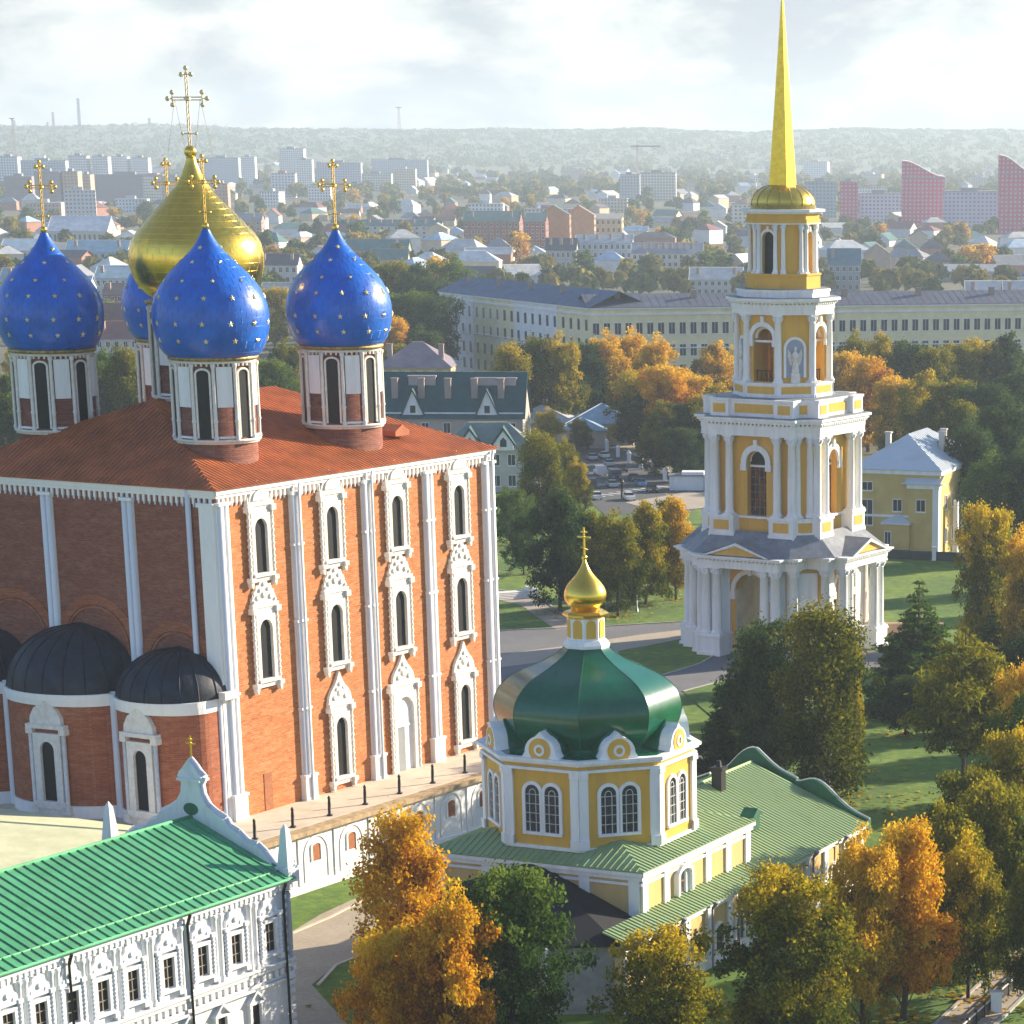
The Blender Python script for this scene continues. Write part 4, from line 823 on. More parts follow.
mb = MB(); mb.box(17.2, 18.8, -7.6, -6.6, 8.1, 9.5); mb.prism([(17.0, 9.4), (19, 9.4), (18, 10.1)], -7.8, -6.4); mb.build('roof_vent', GPAR, nr)
# black roofed east apse
ap = [(BX0+.2, -NY+.6), (-16.4, -NY+.5), (-19.3, -6.2), (-19.3, 6.2), (-16.4, NY-.5), (BX0+.2, NY-.6)]
mb = MB(); mb.slab(ap, -.1, 5.9); eo = mb.build('apse', GREYWALL, ch)
apx = [(BX0-.02, -BY-.6), (-16.8, -NY+.3), (-19.6, -6.5), (-19.6, 6.5), (-16.6, NY-.2), (BX0-.02, NY+.6)]
mb = MB(); tip = (BX0-.02, .3, 10.4); 
for k in range(5): mb.face([(*apx[k], 5.9), (*apx[k+1], 5.9), tip])
mb.slab(apx, 5.72, 5.9); mb.build('roof', BLKROOF, eo)
mb = MB(); mb.tube((-16.75, -NY-.15, 0), (-16.75, -NY-.15, 5.8), .12, n=6); mb.build('drainpipe', WHITE2, eo); mb = MB(); mb.tube((-19.9, -6.3, 0), (-19.9, -6.3, 5.8), .12, n=6); mb.build('drainpipe', WHITE2, eo)
mb = MB().fr(-90); mb.box(-10.9, -9.9, NY-.1, NY+.36, 1, 5.6); mb.build('buttress', WHITE2, eo)

# ------------------------------------------------------------------ white house with the green roof
PALW = mat('shade_toned_whitewash', (.72, .745, .78), .85, var=.08, scale=.9, dirt=(.40, .41, .43), dirt_amt=.75, dscale=.9, stretch=(1.2, 1.2, .25), bump=.2, bscale=4)  # stained whitewash; its dimmed bluish base stands in for shade on the facade
wh = thing('palace_wing', 'long white two-storey building with ribbed green roof and curly gable', 'palace', (A0[0], A0[1], 0), ROT)
WX0, WX1, WY0, WY1, WZ = -100, -39.9, -37.6, -19.4, 13.0
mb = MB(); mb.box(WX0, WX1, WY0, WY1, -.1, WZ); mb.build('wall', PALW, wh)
mb = MB(); zr = 16.9; dy = (WY1-WY0)/2+.7
mb.roofplane((WX0, WY0-.7, WZ+.12), (WX1+.35, WY0-.7, WZ+.12), (0, 1), dy, rise=zr-WZ, sp=.98, rib=.08, rh=.10)
mb.roofplane((WX1+.35, WY1+.7, WZ+.12), (WX0, WY1+.7, WZ+.12), (0, -1), dy, rise=zr-WZ, sp=.98, rib=.08, rh=.10)
mb.tube((WX0, (WY0+WY1)/2, zr+.15), (WX1+.3, (WY0+WY1)/2, zr+.15), .16, n=6)
mb.tube((WX0, WY0+.9, WZ+.75), (WX1, WY0+.5, WZ+.62), .1, n=5)
mb.tube((WX0, WY0-.65, WZ+.1), (WX1+.3, WY0-.65, WZ+.1), .12, n=6); mb.build('roof', GRNROOF, wh)
mb = MB().fr(-90, 0, WY0)
mb.box(WX0, WX1+.15, -.1, .35, WZ-.45, WZ); mb.box(WX0, WX1+.1, -.1, .2, WZ-.8, WZ-.45); x = WX0
while x < WX1: mb.box(x, x+.25, 0, .28, WZ-.95, WZ-.46); x += .6
for z, g, h in ((6.45, .45, .22), (6.1, .28, .35), (5.25, .2, .25), (5.0, .38, .2)): mb.box(WX0, WX1+.15, -.1, g, z, z+h)
x = WX0
while x < WX1: mb.box(x, x+.45, 0, .3, 5.55, 6.05); x += .78
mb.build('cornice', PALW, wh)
mb = MB().fr(-90, 0, WY0)
for k in range(6): mb.lathe([(.3, 6.7), (.36, 8), (.36, 10), (.3, WZ-1)], 10, (WX1-.25-.0*k, .1, 0))
z = .3
while z < WZ-1: mb.box(WX1-.7, WX1+.08, -.1, .3, z, z+.35); z += .7
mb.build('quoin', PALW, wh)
UW = [-42.5, -46.7, -50.7, -54.7, -58.7, -62.0, -65.3, -68.6, -71.9, -75.2, -78.5, -81.8]
for i, a in enumerate(UW):
    mb = MB().fr(-90, 0, WY0); z0, z1, hw = 7.7, 10.0, .62
    for s_ in (-1, 1):
        mb.box(a+s_*(hw+.16)-.16, a+s_*(hw+.16)+.16, -.05, .3, z0-.1, z1+.2); z = z0-.3
        while z < z1+.3: mb.lathe([(.15, 0), (.24, .16), (.15, .32)], 8, (a+s_*1.18, .22, z)); z += .32
        mb.box(a+s_*1.18-.26, a+s_*1.18+.26, -.05, .45, z1+.5, z1+.8); mb.box(a+s_*1.18-.26, a+s_*1.18+.26, -.05, .42, z0-.75, z0-.35)
        mb.tube((a+s_*.72, .15, z1+.85), (a+s_*.72, .3, z1+.85), .28, .2, 8)
    mb.box(a-hw-.32, a+hw+.32, -.05, .28, z1, z1+.3); mb.box(a-1.3, a+1.3, -.05, .4, z0-.35, z0-.1); mb.box(a-1.4, a+1.4, -.05, .36, z1+.55, z1+.75)
    mb.prism([(a+x, z1+.75+zz) for x, zz in ((-1.15, 0), (1.15, 0), (1.05, .5), (.7, .75), (.62, 1.15), (.2, 1.35), (0, 1.85), (-.2, 1.35), (-.62, 1.15), (-.7, .75), (-1.05, .5))], -.05, .22)
    mb.tube((a, .2, z1+1.25), (a, .36, z1+1.25), .3, .2, 10); mb.tube((a, .1, z1+2.2), (a, .1, z1+2.75), .1, .03, 5)
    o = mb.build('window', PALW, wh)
    mb = MB().fr(-90, 0, WY0); mb.box(a-hw, a+hw, -.04, .04, z0, z1); mb.build('pane', DARK, o)
    mb = MB().fr(-90, 0, WY0); mb.box(a-.04, a+.04, .04, .1, z0, z1); mb.box(a-hw, a+hw, .041, .09, z1-.75, z1-.68); mb.box(a-hw, a+hw, .041, .09, z0+.7, z0+.76); mb.build('glazing_bar', mat('grey_bar', (.3, .25, .2), .7), o)
    mb = MB().fr(-90, 0, WY0); c = a-(2.05 if i < 4 else 1.65)                        # paired half columns between windows
    for d in (-.32, .32): mb.lathe([(.3, 6.7), (.3, 7.1), (.24, 7.2), (.24, 11.6), (.32, 11.8), (.32, 12.1)], 10, (c+d, .08, 0))
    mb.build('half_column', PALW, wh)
    mb = MB().fr(-90, 0, WY0); b = a-2.2; mb.box(b-.75, b+.75, -.05, .25, 1.6, 2.2); mb.box(b-.85, b-.55, -.05, .3, 2.2, 4.0); mb.box(b+.55, b+.85, -.05, .3, 2.2, 4.0); mb.box(b-.9, b+.9, -.05, .35, 3.95, 4.15)
    mb.prism([(b-1.0, 4.15), (b+1.0, 4.15), (b, 5.0)], -.05, .15)
    for s_ in (-1, 1): mb.prism([(b+s_*1.05, 4.12), (b+s_*.8, 4.12), (b, 4.85), (b, 5.1)], -.05, .42)
    o = mb.build('window', PALW, wh); mb = MB().fr(-90, 0, WY0); mb.box(b-.55, b+.55, -.04, .04, 2.2, 4.0); mb.build('pane', DARK, o)
for x in (-40.9, -52.5, -65.6, -78):
    mb = MB().fr(-90, 0, WY0); mb.tube((x, .75, WZ-.05), (x, .42, WZ-.9), .13, n=6); mb.tube((x, .42, WZ-.9), (x, .5, .1), .11, n=6); mb.build('drainpipe', IRON, wh)
# baroque gable at the far end
mb = MB().fr(180, WX1+.3, 0); yc = -(WY0+WY1)/2; hwid = (WY1-WY0)/2+.5; half = [(hwid, WZ-.3), (hwid, WZ+.5), (hwid-.9, WZ+.45), (hwid-1.8, WZ+.7), (hwid-2.6, WZ+1.6), (hwid-3.4, WZ+2.2), (hwid-4.3, WZ+2.3), (4.4, zr-.9), (3.6, zr-.4), (3.2, zr+.2), (2.3, zr+.6), (1.5, zr+1.1), (1.0, zr+1.9), (.85, zr+2.8), (1.15, zr+3.2), (1.2, zr+3.4), (.8, zr+3.7), (.4, zr+4.2), (0, zr+4.6)]
half = [(a, c+(.15 if 0 < i < 8 else 0)) for i, (a, c) in enumerate(half)]
mb.prism([(yc+a, c) for a, c in half]+[(yc-a, c) for a, c in half[::-1][1:]], -.55, .35, 0)
pts = [(yc+a, c) for a, c in half[1:]]+[(yc-a, c) for a, c in half[1:][::-1][1:]]
for k in range(len(pts)-1): mb.tube((pts[k][0], -.1, pts[k][1]), (pts[k+1][0], -.1, pts[k+1][1]), .28, n=6)
mb.box(yc-1.15, yc+1.15, -.75, .55, zr+3.0, zr+3.2); mb.lathe([(.75, 3.2), (.7, 3.5), (.38, 4.1), (.12, 4.6), (.2, 4.75), (.02, 5.0)], 8, (yc, -.1, zr))
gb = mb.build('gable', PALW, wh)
mb = MB().fr(180, WX1+.3, 0); mb.prism([(yc+.75*cos(R(a)), zr+.75+.5*sin(R(a))) for a in range(0, 360, 30)], .3, .38); mb.build('oculus', GPAR, gb)
mb = MB().fr(180, WX1+.3, 0); mb.box(yc-.06, yc+.06, -.15, -.03, zr+4.9, zr+6.6); mb.box(yc-.45, yc+.45, -.15, -.03, zr+5.9, zr+6.02); mb.box(yc-.22, yc+.22, -.15, -.03, zr+6.25, zr+6.33); mb.build('cross', GOLD, gb)
for y in (-WY0-.2, -WY1+.2):
    mb = MB().fr(180, WX1+.3, 0); mb.box(y-.68, y+.68, -.78, .58, WZ-.2, WZ+.9); mb.lathe([(.75, 0), (.36, 2.9), (.02, 3.4)], 4, (y, -.1, WZ+.9), ph=45, sm=False); mb.build('obelisk', PALW, wh)

# pale yellow hipped roof between palace and cathedral
yr = thing('gallery_house', 'low building under a pale yellow hipped roof below the cathedral apses', 'building', (A0[0], A0[1], 0), ROT)
PYEL = mat('pale_yellow_sheet_roof', (.62, .62, .40), .6, var=.1, scale=.4, dirt=(.45, .48, .28), dirt_amt=.6, dscale=.3)
mb = MB(); mb.box(-75, -15.2, -10.6, 22, -.1, 8.3); mb.build('wall', WHITE2, yr)
mb = MB(); 
a, b, c, d = (-76, -11.4, 8.4), (-14.6, -11.4, 8.4), (-14.6, 22.8, 8.4), (-76, 22.8, 8.4); e_, f_ = (-60, 5.7, 10.6), (-27, 5.7, 10.6)
mb.face([a, b, f_, e_]); mb.face([b, c, f_]); mb.face([c, d, e_, f_]); mb.face([d, a, e_])
mb.slab([(-76, -11.4), (-14.6, -11.4), (-14.6, 22.8), (-76, 22.8)], 8.15, 8.395); mb.tube(b, f_, .12, n=5); mb.tube(c, f_, .12, n=5); mb.tube(e_, f_, .12, n=5)
mb.build('roof', PYEL, yr)

# ------------------------------------------------------------------ trees
def tree_mesh(kind, seed, n_leaf, leaf, H=16.0):
    """crown of small leaf faces gathered in clumps round the limbs, plus a tapered trunk with limbs"""
    rg = np.random.default_rng(seed); cl = []                   # clumps: centre, radius, tint
    tm = MB(); tr = H*.016
    if kind in ('spruce', 'pine'):
        tm.tube((0, 0, 0), (0, 0, H*.97), tr*1.2, tr*.15, 7)
        lv = 22 if kind == 'spruce' else 13
        for i in range(lv):
            t = i/(lv-1); z = H*((.06 if kind == 'spruce' else .34)+(.9 if kind == 'spruce' else .62)*t)
            rad = H*(.31*(1-t)**.8+.02) if kind == 'spruce' else H*.27*(math.sin(pi*(.22+.76*t)))*(.75+.5*rg.random())
            nb = max(3, int(9*(1-t)+3)) if kind == 'spruce' else 6
            for k in range(nb):
                a = 2*pi*(k+rg.random()*.7)/nb+i*1.3; L_ = rad*(.7+.45*rg.random()); dz = (-.28 if kind == 'spruce' else .1)*L_
                if t < .95: tm.tube((0, 0, z), (cos(a)*L_*.8, sin(a)*L_*.8, z+dz*.8), tr*.28*(1-t)+.02, .015, 4)
                for q in (.35, .62, .88) if kind == 'spruce' else (.55, .8, 1.0):
                    cl.append((cos(a)*L_*q, sin(a)*L_*q, z+dz*q, max(.25, (.34 if kind == 'spruce' else .62)*L_*(.55+.2*rg.random())), .42*rg.random()+.3*q, .5 if kind == 'spruce' else .55))
    else:
        P = {'round': (.07, .36, .62, .9), 'tall': (.04, .27, .60, 1.0), 'birch': (.05, .26, .58, 1.0), 'wide': (.1, .44, .58, .85), 'column': (.03, .17, .55, 1.0)}[kind]
        z0, wr, zc, _ = P; tm.tube((0, 0, 0), (rg.normal()*.2, rg.normal()*.2, H*.4), tr*1.3, tr*.85, 8); tm.tube((0, 0, H*.4), (rg.normal()*.4, rg.normal()*.4, H*.86), tr*.85, tr*.15, 6)
        nl = 20 if kind != 'column' else 11
        for i in range(nl):
            t = (i+.5)/nl; zz = H*(z0+.08+(.86-z0)*t); env = math.sin(pi*min(1, max(.02, (.16+.84*t)))**.85)**.6
            a = i*2.4+rg.random()*.9; L_ = H*wr*env*(.45+.6*rg.random()); up = (.35 if kind != 'birch' else .15)*L_
            e_ = (cos(a)*L_, sin(a)*L_, min(H*.95, zz+up)); tm.tube((0, 0, zz-.12*H*(1-t)), (e_[0]*.75, e_[1]*.75, e_[2]-up*.2), tr*.45*(1-t*.6), tr*.08, 5)
            lt = rg.random()
            for k in range(7):
                d = rg.normal(size=3); d /= np.linalg.norm(d); rr = H*wr*.46*rg.random()**.5
                cl.append((e_[0]*.86+d[0]*rr, e_[1]*.86+d[1]*rr, e_[2]+d[2]*rr*.8-(0 if kind != 'birch' else .03*H*rg.random()), H*(.045+.055*rg.random())*(1 if kind != 'column' else .7), .55*lt+.35*rg.random(), 1.0 if kind != 'birch' else 1.35))
        for k in range(5): cl.append((rg.normal()*H*.03, rg.normal()*H*.03, H*(.86+.03*k), H*(.07-.011*k), .5+.3*rg.random(), 1))
        for k in range(16): a = k*1.7+rg.random(); q = .45+.4*rg.random(); cl.append((cos(a)*H*wr*q, sin(a)*H*wr*q, H*(.09+.25*rg.random()), H*(.05+.03*rg.random()), .3*rg.random(), 1))
        for k in range(10): a = rg.random()*6.28; cl.append((cos(a)*H*wr*.3, sin(a)*H*wr*.3, H*(.4+.4*rg.random()), H*.10, .3*rg.random(), 1))
    C = np.array(cl); wgt = C[:, 3]**2; wgt /= wgt.sum(); idx = rg.choice(len(C), n_leaf, p=wgt)
    d = rg.normal(size=(n_leaf, 3)); d /= np.linalg.norm(d, axis=1)[:, None]; rad = (rg.random(n_leaf)**.40)[:, None]*C[idx, 3][:, None]*(1+.16*rg.normal(size=n_leaf)+.5*(rg.random(n_leaf) < .07))[:, None]
    off = d*rad; off[:, 2] *= C[idx, 5]*.85; pos = C[idx, :3]+off
    nrm = d*.9+rg.normal(size=(n_leaf, 3))*.75+np.array([0, 0, .35]); nrm /= np.linalg.norm(nrm, axis=1)[:, None]
    a = np.cross(nrm, rg.normal(size=(n_leaf, 3))); a /= np.linalg.norm(a, axis=1)[:, None]; b = np.cross(nrm, a)
    s = leaf*(.45+1.0*rg.random(n_leaf))[:, None]
    if kind in ('spruce', 'pine'): b = b*.45
    V = np.stack([pos-a*s*.5, pos+b*s*.32, pos+a*s*.5, pos-b*s*.32], 1).reshape(-1, 3)
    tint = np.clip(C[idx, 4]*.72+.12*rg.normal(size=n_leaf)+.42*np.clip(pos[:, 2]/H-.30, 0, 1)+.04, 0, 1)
    me = bpy.data.meshes.new('crown'); nf = n_leaf
    me.vertices.add(4*nf); me.vertices.foreach_set('co', V.astype(np.float32).ravel()); me.loops.add(4*nf); me.loops.foreach_set('vertex_index', np.arange(4*nf, dtype=np.int32))
    me.polygons.add(nf); me.polygons.foreach_set('loop_start', np.arange(0, 4*nf, 4, dtype=np.int32)); me.polygons.foreach_set('loop_total', np.full(nf, 4, np.int32)); me.update()
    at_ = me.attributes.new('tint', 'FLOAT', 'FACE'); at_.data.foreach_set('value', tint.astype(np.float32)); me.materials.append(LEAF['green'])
    tmesh = bpy.data.meshes.new('trunk'); tmesh.from_pydata(tm.v, [], tm.f); tmesh.polygons.foreach_set('use_smooth', tm.sm); tmesh.materials.append(BIRCHBARK if kind == 'birch' else BARK); tmesh.update()
    return me, tmesh
PROTO = {'round': [tree_mesh('round', 1, 30000, .38), tree_mesh('round', 2, 30000, .38), tree_mesh('round', 12, 28000, .40)], 'tall': [tree_mesh('tall', 3, 26000, .36), tree_mesh('tall', 4, 26000, .36)], 'birch': [tree_mesh('birch', 5, 30000, .31)],
         'wide': [tree_mesh('wide', 6, 20000, .42)], 'spruce': [tree_mesh('spruce', 7, 34000, .6)], 'pine': [tree_mesh('pine', 8, 13000, .6)], 'column': [tree_mesh('column', 9, 8000, .4)]}
FAR = {'round': [tree_mesh('round', 21, 2200, 1.15), tree_mesh('round', 22, 2200, 1.15)], 'tall': [tree_mesh('tall', 23, 1400, 1.05)], 'wide': [tree_mesh('wide', 24, 1600, 1.2)], 'spruce': [tree_mesh('spruce', 25, 1500, 1.0)]}
NT = {'spruce': 'spruce_tree', 'pine': 'pine_tree', 'birch': 'birch_tree'}
BASEW = {'round': .80, 'tall': .60, 'birch': .58, 'wide': .95, 'spruce': .62, 'pine': .52, 'column': .40}
def plant(p, H, wid, kind, leaf, label='', group=None, far=False, name=None):
    src = random.choice((FAR if far else PROTO)[kind]); t = thing(name or NT.get(kind, 'broadleaf_tree'), label, 'tree', p, random.uniform(0, 360), group)
    sz = H/16.0; sx = (wid/(BASEW[kind]*16)) if wid else sz*random.uniform(.9, 1.12); t.scale = (sx, sx, sz)
    for nm, me in (('crown', src[0]), ('trunk', src[1])):
        o = bpy.data.objects.new(nm, me); COL.objects.link(o); o.parent = t
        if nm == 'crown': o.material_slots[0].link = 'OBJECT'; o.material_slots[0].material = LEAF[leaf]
    return t
def tree_px(x, yt, yb, kind, leaf, wpx=None, label='', group=None, far=False, name=None):
    p = at(x, yb); H = zat(p, yt); sc_ = F_PX/scr((p[0], p[1], H/2))[2]
    return plant(p, H, wpx/sc_ if wpx else None, kind, leaf, label, group, far, name)
for a in (
 (410, 812, 1015, 'tall', 'orange', 104, 'tall bright orange autumn tree in front of the white terrace wall'),
 (456, 902, 1105, 'round', 'orange', 118, 'orange tree in the foreground, lower and right of the tallest orange one'),
 (392, 932, 1100, 'round', 'orange', 92, 'small orange tree beside the curved path, left of the tall orange one'),
 (516, 868, 1085, 'round', 'green', 135, 'dark green tree beside the grey apse of the yellow church'),
 (665, 932, 1095, 'round', 'yellowgreen', 128, 'low yellow and green tree hiding the corner of the yellow church'),
 (788, 872, 1062, 'round', 'yellowgreen', 140, 'broad olive and gold tree in front of the church nave wall'),
 (862, 842, 1030, 'round', 'yellow', 100, 'golden tree at the far end of the church nave'),
 (903, 822, 1020, 'tall', 'orange', 100, 'tall orange and gold tree right of the church nave'),
 (968, 845, 1000, 'round', 'yellowgreen', 84, 'yellowing tree between the two olive trees above the railed path'), (1012, 815, 945, 'round', 'green', 92, 'green tree at the right edge behind the railed path'), (965, 770, 925, 'round', 'olive', 84, 'olive tree at the lower end of the dark lawn'), (1020, 700, 850, 'round', 'green', 84, 'green tree at the right edge beside the lone pine'),
 (948, 812, 985, 'round', 'olive', 92, 'dark olive tree right of the orange one beyond the church nave'),
 (992, 785, 965, 'round', 'olive', 112, 'round olive tree above the railed path'),
 (1008, 730, 900, 'round', 'yellowgreen', 80, 'yellowish tree at the picture edge above the olive one'),
 (1030, 665, 840, 'round', 'yellow', 80, 'gold tree cut by the picture edge beyond the lawn'),
 (1032, 860, 1010, 'tall', 'olive', 70, 'olive tree at the picture edge beside the railed path'),
 (1052, 470, 590, 'round', 'dark', 80, 'added dark tree outside the right edge beyond the mansion lawn'), (1090, 480, 610, 'round', 'olive', 90, 'added olive tree outside the right edge beyond the mansion lawn'), (1045, 520, 640, 'tall', 'green', 70, 'added green tree outside the right edge above the stone wall'), (1130, 500, 650, 'round', 'dark', 100, 'added dark tree farthest outside the right edge above the lawn'),  # trees added beyond the right edge to shade the mansion lawn
 (1085, 590, 720, 'round', 'dark', 90, 'dark tree just outside the right edge behind the spruces'), (1100, 640, 790, 'round', 'olive', 110, 'olive tree just outside the right edge by the lawn'), (1150, 600, 740, 'round', 'dark', 120, 'dark tree well outside the right edge by the lawn'),
 (1075, 700, 880, 'round', 'yellowgreen', 110, 'yellowing tree just outside the right edge by the path'),
 (826, 604, 800, 'birch', 'olive', 112, 'big drooping birch in front of the bell tower'),
 (768, 622, 790, 'round', 'dark', 92, 'dark tree half behind the drooping birch by the bell tower'),
 (738, 640, 770, 'spruce', 'dark', 90, 'dark spruce left of the drooping birch'),
 (842, 630, 775, 'birch', 'yellowgreen', 55, 'slim yellowing birch against the right of the drooping birch'),
 (918, 577, 712, 'spruce', 'green', 120, 'broad green spruce right of the bell tower'),
 (963, 622, 815, 'pine', 'olive', 92, 'lone pine with a bare trunk on the dark lawn'),
 (985, 506, 668, 'round', 'yellowgreen', 70, 'yellow birch right of the broad green spruce'),
 (1022, 540, 690, 'round', 'yellow', 62, 'golden tree at the picture edge beside the yellow birch'),
 (990, 600, 690, 'spruce', 'dark', 40, 'small dark spruce below the yellow birch'),
 (1018, 640, 730, 'round', 'dark', 70, 'dark bushy tree at the picture edge below the golden one'),
 (905, 680, 735, 'wide', 'dark', 60, 'low dark tree at the foot of the broad green spruce'),
 (560, 494, 612, 'round', 'dark', 78, 'dark rounded tree behind the gold cupola of the church'),
 (618, 518, 617, 'round', 'olive', 70, 'dark tree right of the gold cupola of the church'),
 (592, 512, 608, 'tall', 'olive', 48, 'narrow tree directly behind the gold cupola cross'),
 (646, 506, 605, 'round', 'yellowgreen', 62, 'yellow topped tree left of the bell tower by the plaza'),
 (676, 498, 600, 'tall', 'yellow', 42, 'slim yellow tree touching the left of the bell tower'),
 (668, 500, 592, 'tall', 'olive', 40, 'slim tree behind the yellow topped one by the plaza'),
 (541, 432, 530, 'birch', 'olive', 55, 'pale green birch beside the teal roofed house'),
 (512, 492, 545, 'wide', 'green', 48, 'green bush like tree between cathedral and birch'),
 (524, 520, 575, 'wide', 'dark', 50, 'dark low tree right of the cathedral wall'),
 (548, 412, 462, 'round', 'yellowgreen', 38, 'yellow green tree between the teal roof and the street'),
 (566, 442, 500, 'round', 'olive', 36, 'olive tree on the left kerb of the car lined street'), (578, 462, 518, 'round', 'yellowgreen', 34, 'low yellowing tree at the near left corner of the street'), (655, 424, 476, 'round', 'olive', 44, 'olive tree behind the white posts along the street'), (684, 428, 482, 'round', 'dark', 44, 'dark tree behind the white gatehouse'),
 (580, 420, 452, 'round', 'olive', 30, 'small round tree by the blue roofed pavilion'),
): tree_px(*a)
G = 'autumn trees below the long college building'
for a in (
 (512, 345, 445, 'tall', 'yellowgreen', 44), (537, 338, 440, 'tall', 'olive', 46), (562, 341, 440, 'round', 'yellowgreen', 50), (588, 344, 430, 'tall', 'dark', 40), (606, 338, 428, 'round', 'yellow', 46),
 (630, 336, 425, 'round', 'yellow', 48), (655, 342, 432, 'round', 'yellow', 50), (612, 364, 428, 'round', 'orange', 40), (640, 372, 448, 'round', 'yellowgreen', 56), (668, 366, 456, 'round', 'orange', 54), (692, 374, 450, 'round', 'yellow', 56),
 (716, 346, 425, 'round', 'yellow', 46), (735, 352, 420, 'round', 'yellowgreen', 44), (640, 398, 451, 'round', 'dark', 44), (668, 404, 464, 'round', 'olive', 50), (694, 402, 474, 'round', 'dark', 50), (716, 388, 474, 'round', 'yellowgreen', 50), (745, 372, 452, 'round', 'yellow', 50),
): tree_px(*a[:5], a[5]*1.22, group=G)
rank_labels([o for o in COL.objects if o.get('group') == G], 'autumn trees below the long college building')
G = 'trees behind the yellow mansion right of the tower'
for a in (
 (846, 352, 440, 'round', 'yellow', 44), (868, 358, 452, 'tall', 'orange', 50), (858, 338, 425, 'round', 'olive', 44), (884, 338, 428, 'round', 'yellowgreen', 46), (908, 342, 432, 'round', 'dark', 46), (932, 348, 440, 'round', 'olive', 48), (956, 344, 435, 'round', 'olive', 48),
 (980, 340, 430, 'round', 'yellowgreen', 46), (1005, 338, 435, 'round', 'dark', 48), (895, 378, 462, 'round', 'yellow', 48), (922, 376, 470, 'round', 'yellowgreen', 52), (950, 380, 480, 'round', 'olive', 56), (980, 384, 490, 'round', 'dark', 58), (1012, 372, 480, 'round', 'dark', 56),
 (972, 425, 545, 'round', 'dark', 66), (1005, 405, 530, 'round', 'dark', 70), (988, 460, 560, 'round', 'green', 60), (1022, 450, 560, 'round', 'dark', 54), (962, 402, 505, 'tall', 'olive', 48),
): tree_px(*a[:5], a[5]*1.22, group=G)
rank_labels([o for o in COL.objects if o.get('group') == G], 'trees behind the yellow mansion right of the tower')
G = 'tall trees beyond the cathedral domes'
for a in ((-6, 366, 450, 'round', 'olive', 50), (14, 378, 468, 'round', 'green', 46), (30, 350, 430, 'round', 'yellowgreen', 40), (112, 356, 462, 'round', 'green', 52), (132, 348, 470, 'tall', 'olive', 44), (98, 375, 470, 'round', 'dark', 40), (275, 288, 350, 'round', 'yellowgreen', 36), (288, 345, 420, 'round', 'olive', 44), (272, 360, 440, 'round', 'green', 50),
          (395, 262, 345, 'round', 'olive', 56), (422, 268, 350, 'round', 'dark', 60), (410, 292, 375, 'round', 'green', 60), (438, 296, 378, 'round', 'dark', 50), (398, 318, 385, 'tall', 'orange', 34), (452, 265, 335, 'wide', 'green', 60), (425, 330, 392, 'round', 'dark', 50), (404, 345, 398, 'round', 'olive', 40)): tree_px(*a[:5], a[5]*1.22, group=G)
rank_labels([o for o in COL.objects if o.get('group') == G], 'trees beyond the cathedral domes and roof')

# ------------------------------------------------------------------ town buildings
def wallmat(c): return mat('plaster_%02x%02x%02x' % tuple(int(q*255) for q in c), c, .85, var=.08, scale=.4, dirt=tuple(q*.7 for q in c), dirt_amt=.4, dscale=.3)
def roofmat(c): return mat('roof_%02x%02x%02x' % tuple(int(q*255) for q in c), c, .6, var=.18, scale=.3, dirt=tuple(q*.65 for q in c), dirt_amt=.5, dscale=.2)
WIN = mat('far_window', (.03, .035, .045), .3)
def gable_house(root, w_, d, h, rh, wm, rmt, hip=False, ov=.5):
    """walls and a pitched roof, ridge along local x"""
    mb = MB(); mb.box(-w_/2, w_/2, -d/2, d/2, -.1, h)
    if not hip: mb.fr(0); mb.prism([(-d/2, h), (d/2, h), (0, h+rh*(1-.0))], -w_/2+.02, w_/2-.02); mb.ident()
    wl = mb.build('wall', wm, root)
    mb = MB(); x, y = w_/2+ov, d/2+ov; k = min(d/2+ov, w_*.45) if hip else 0; z = h+.05; zr = h+rh+.15
    A = [(-x, -y, z), (x, -y, z), (x, y, z), (-x, y, z)]; B = [(-x+k, 0, zr), (x-k, 0, zr)]
    mb.face([A[0], A[1], B[1], B[0]]); mb.face([A[2], A[3], B[0], B[1]])
    if hip: mb.face([A[1], A[2], B[1]]); mb.face([A[3], A[0], B[0]])
    mb.tube(B[0], B[1], .12, n=4) if B[1][0]-B[0][0] > .3 else None
    if not hip:
        for a, b in ((A[0], B[0]), (A[3], B[0]), (A[1], B[1]), (A[2], B[1])): mb.tube(a, b, .14, n=4)
    else: mb.face(A)
    return wl, mb.build('roof', rmt, root)
def window_cell(root, parent, phi, ox, oy, a, z, w_, h, meshcache={}):
    key = (round(w_, 2), round(h, 2))
    if key not in meshcache:
        mb = MB().fr(-90); mb.box(-w_/2, w_/2, -.02, .03, 0, h, 0); mb.box(-w_/2-.12, -w_/2, -.02, .12, -.1, h+.1, 1); mb.box(w_/2, w_/2+.12, -.02, .12, -.1, h+.1, 1); mb.box(-w_/2-.15, w_/2+.15, -.02, .2, -.25, -.05, 1); mb.box(-w_/2-.12, w_/2+.12, -.02, .12, h, h+.12, 1); mb.box(-.04, .04, .03, .06, 0, h, 1)
        me = mb.build('window', [WIN, WHITE2]); meshcache[key] = me.data; bpy.data.objects.remove(me)
    o = bpy.data.objects.new('window', meshcache[key]); COL.objects.link(o); o.parent = parent
    p = R(phi); n = (cos(p), sin(p)); t = (-sin(p), cos(p)); o.location = (ox+a*t[0]+0*n[0], oy+a*t[1], z); o.rotation_euler = (0, 0, p+pi/2)
    return o
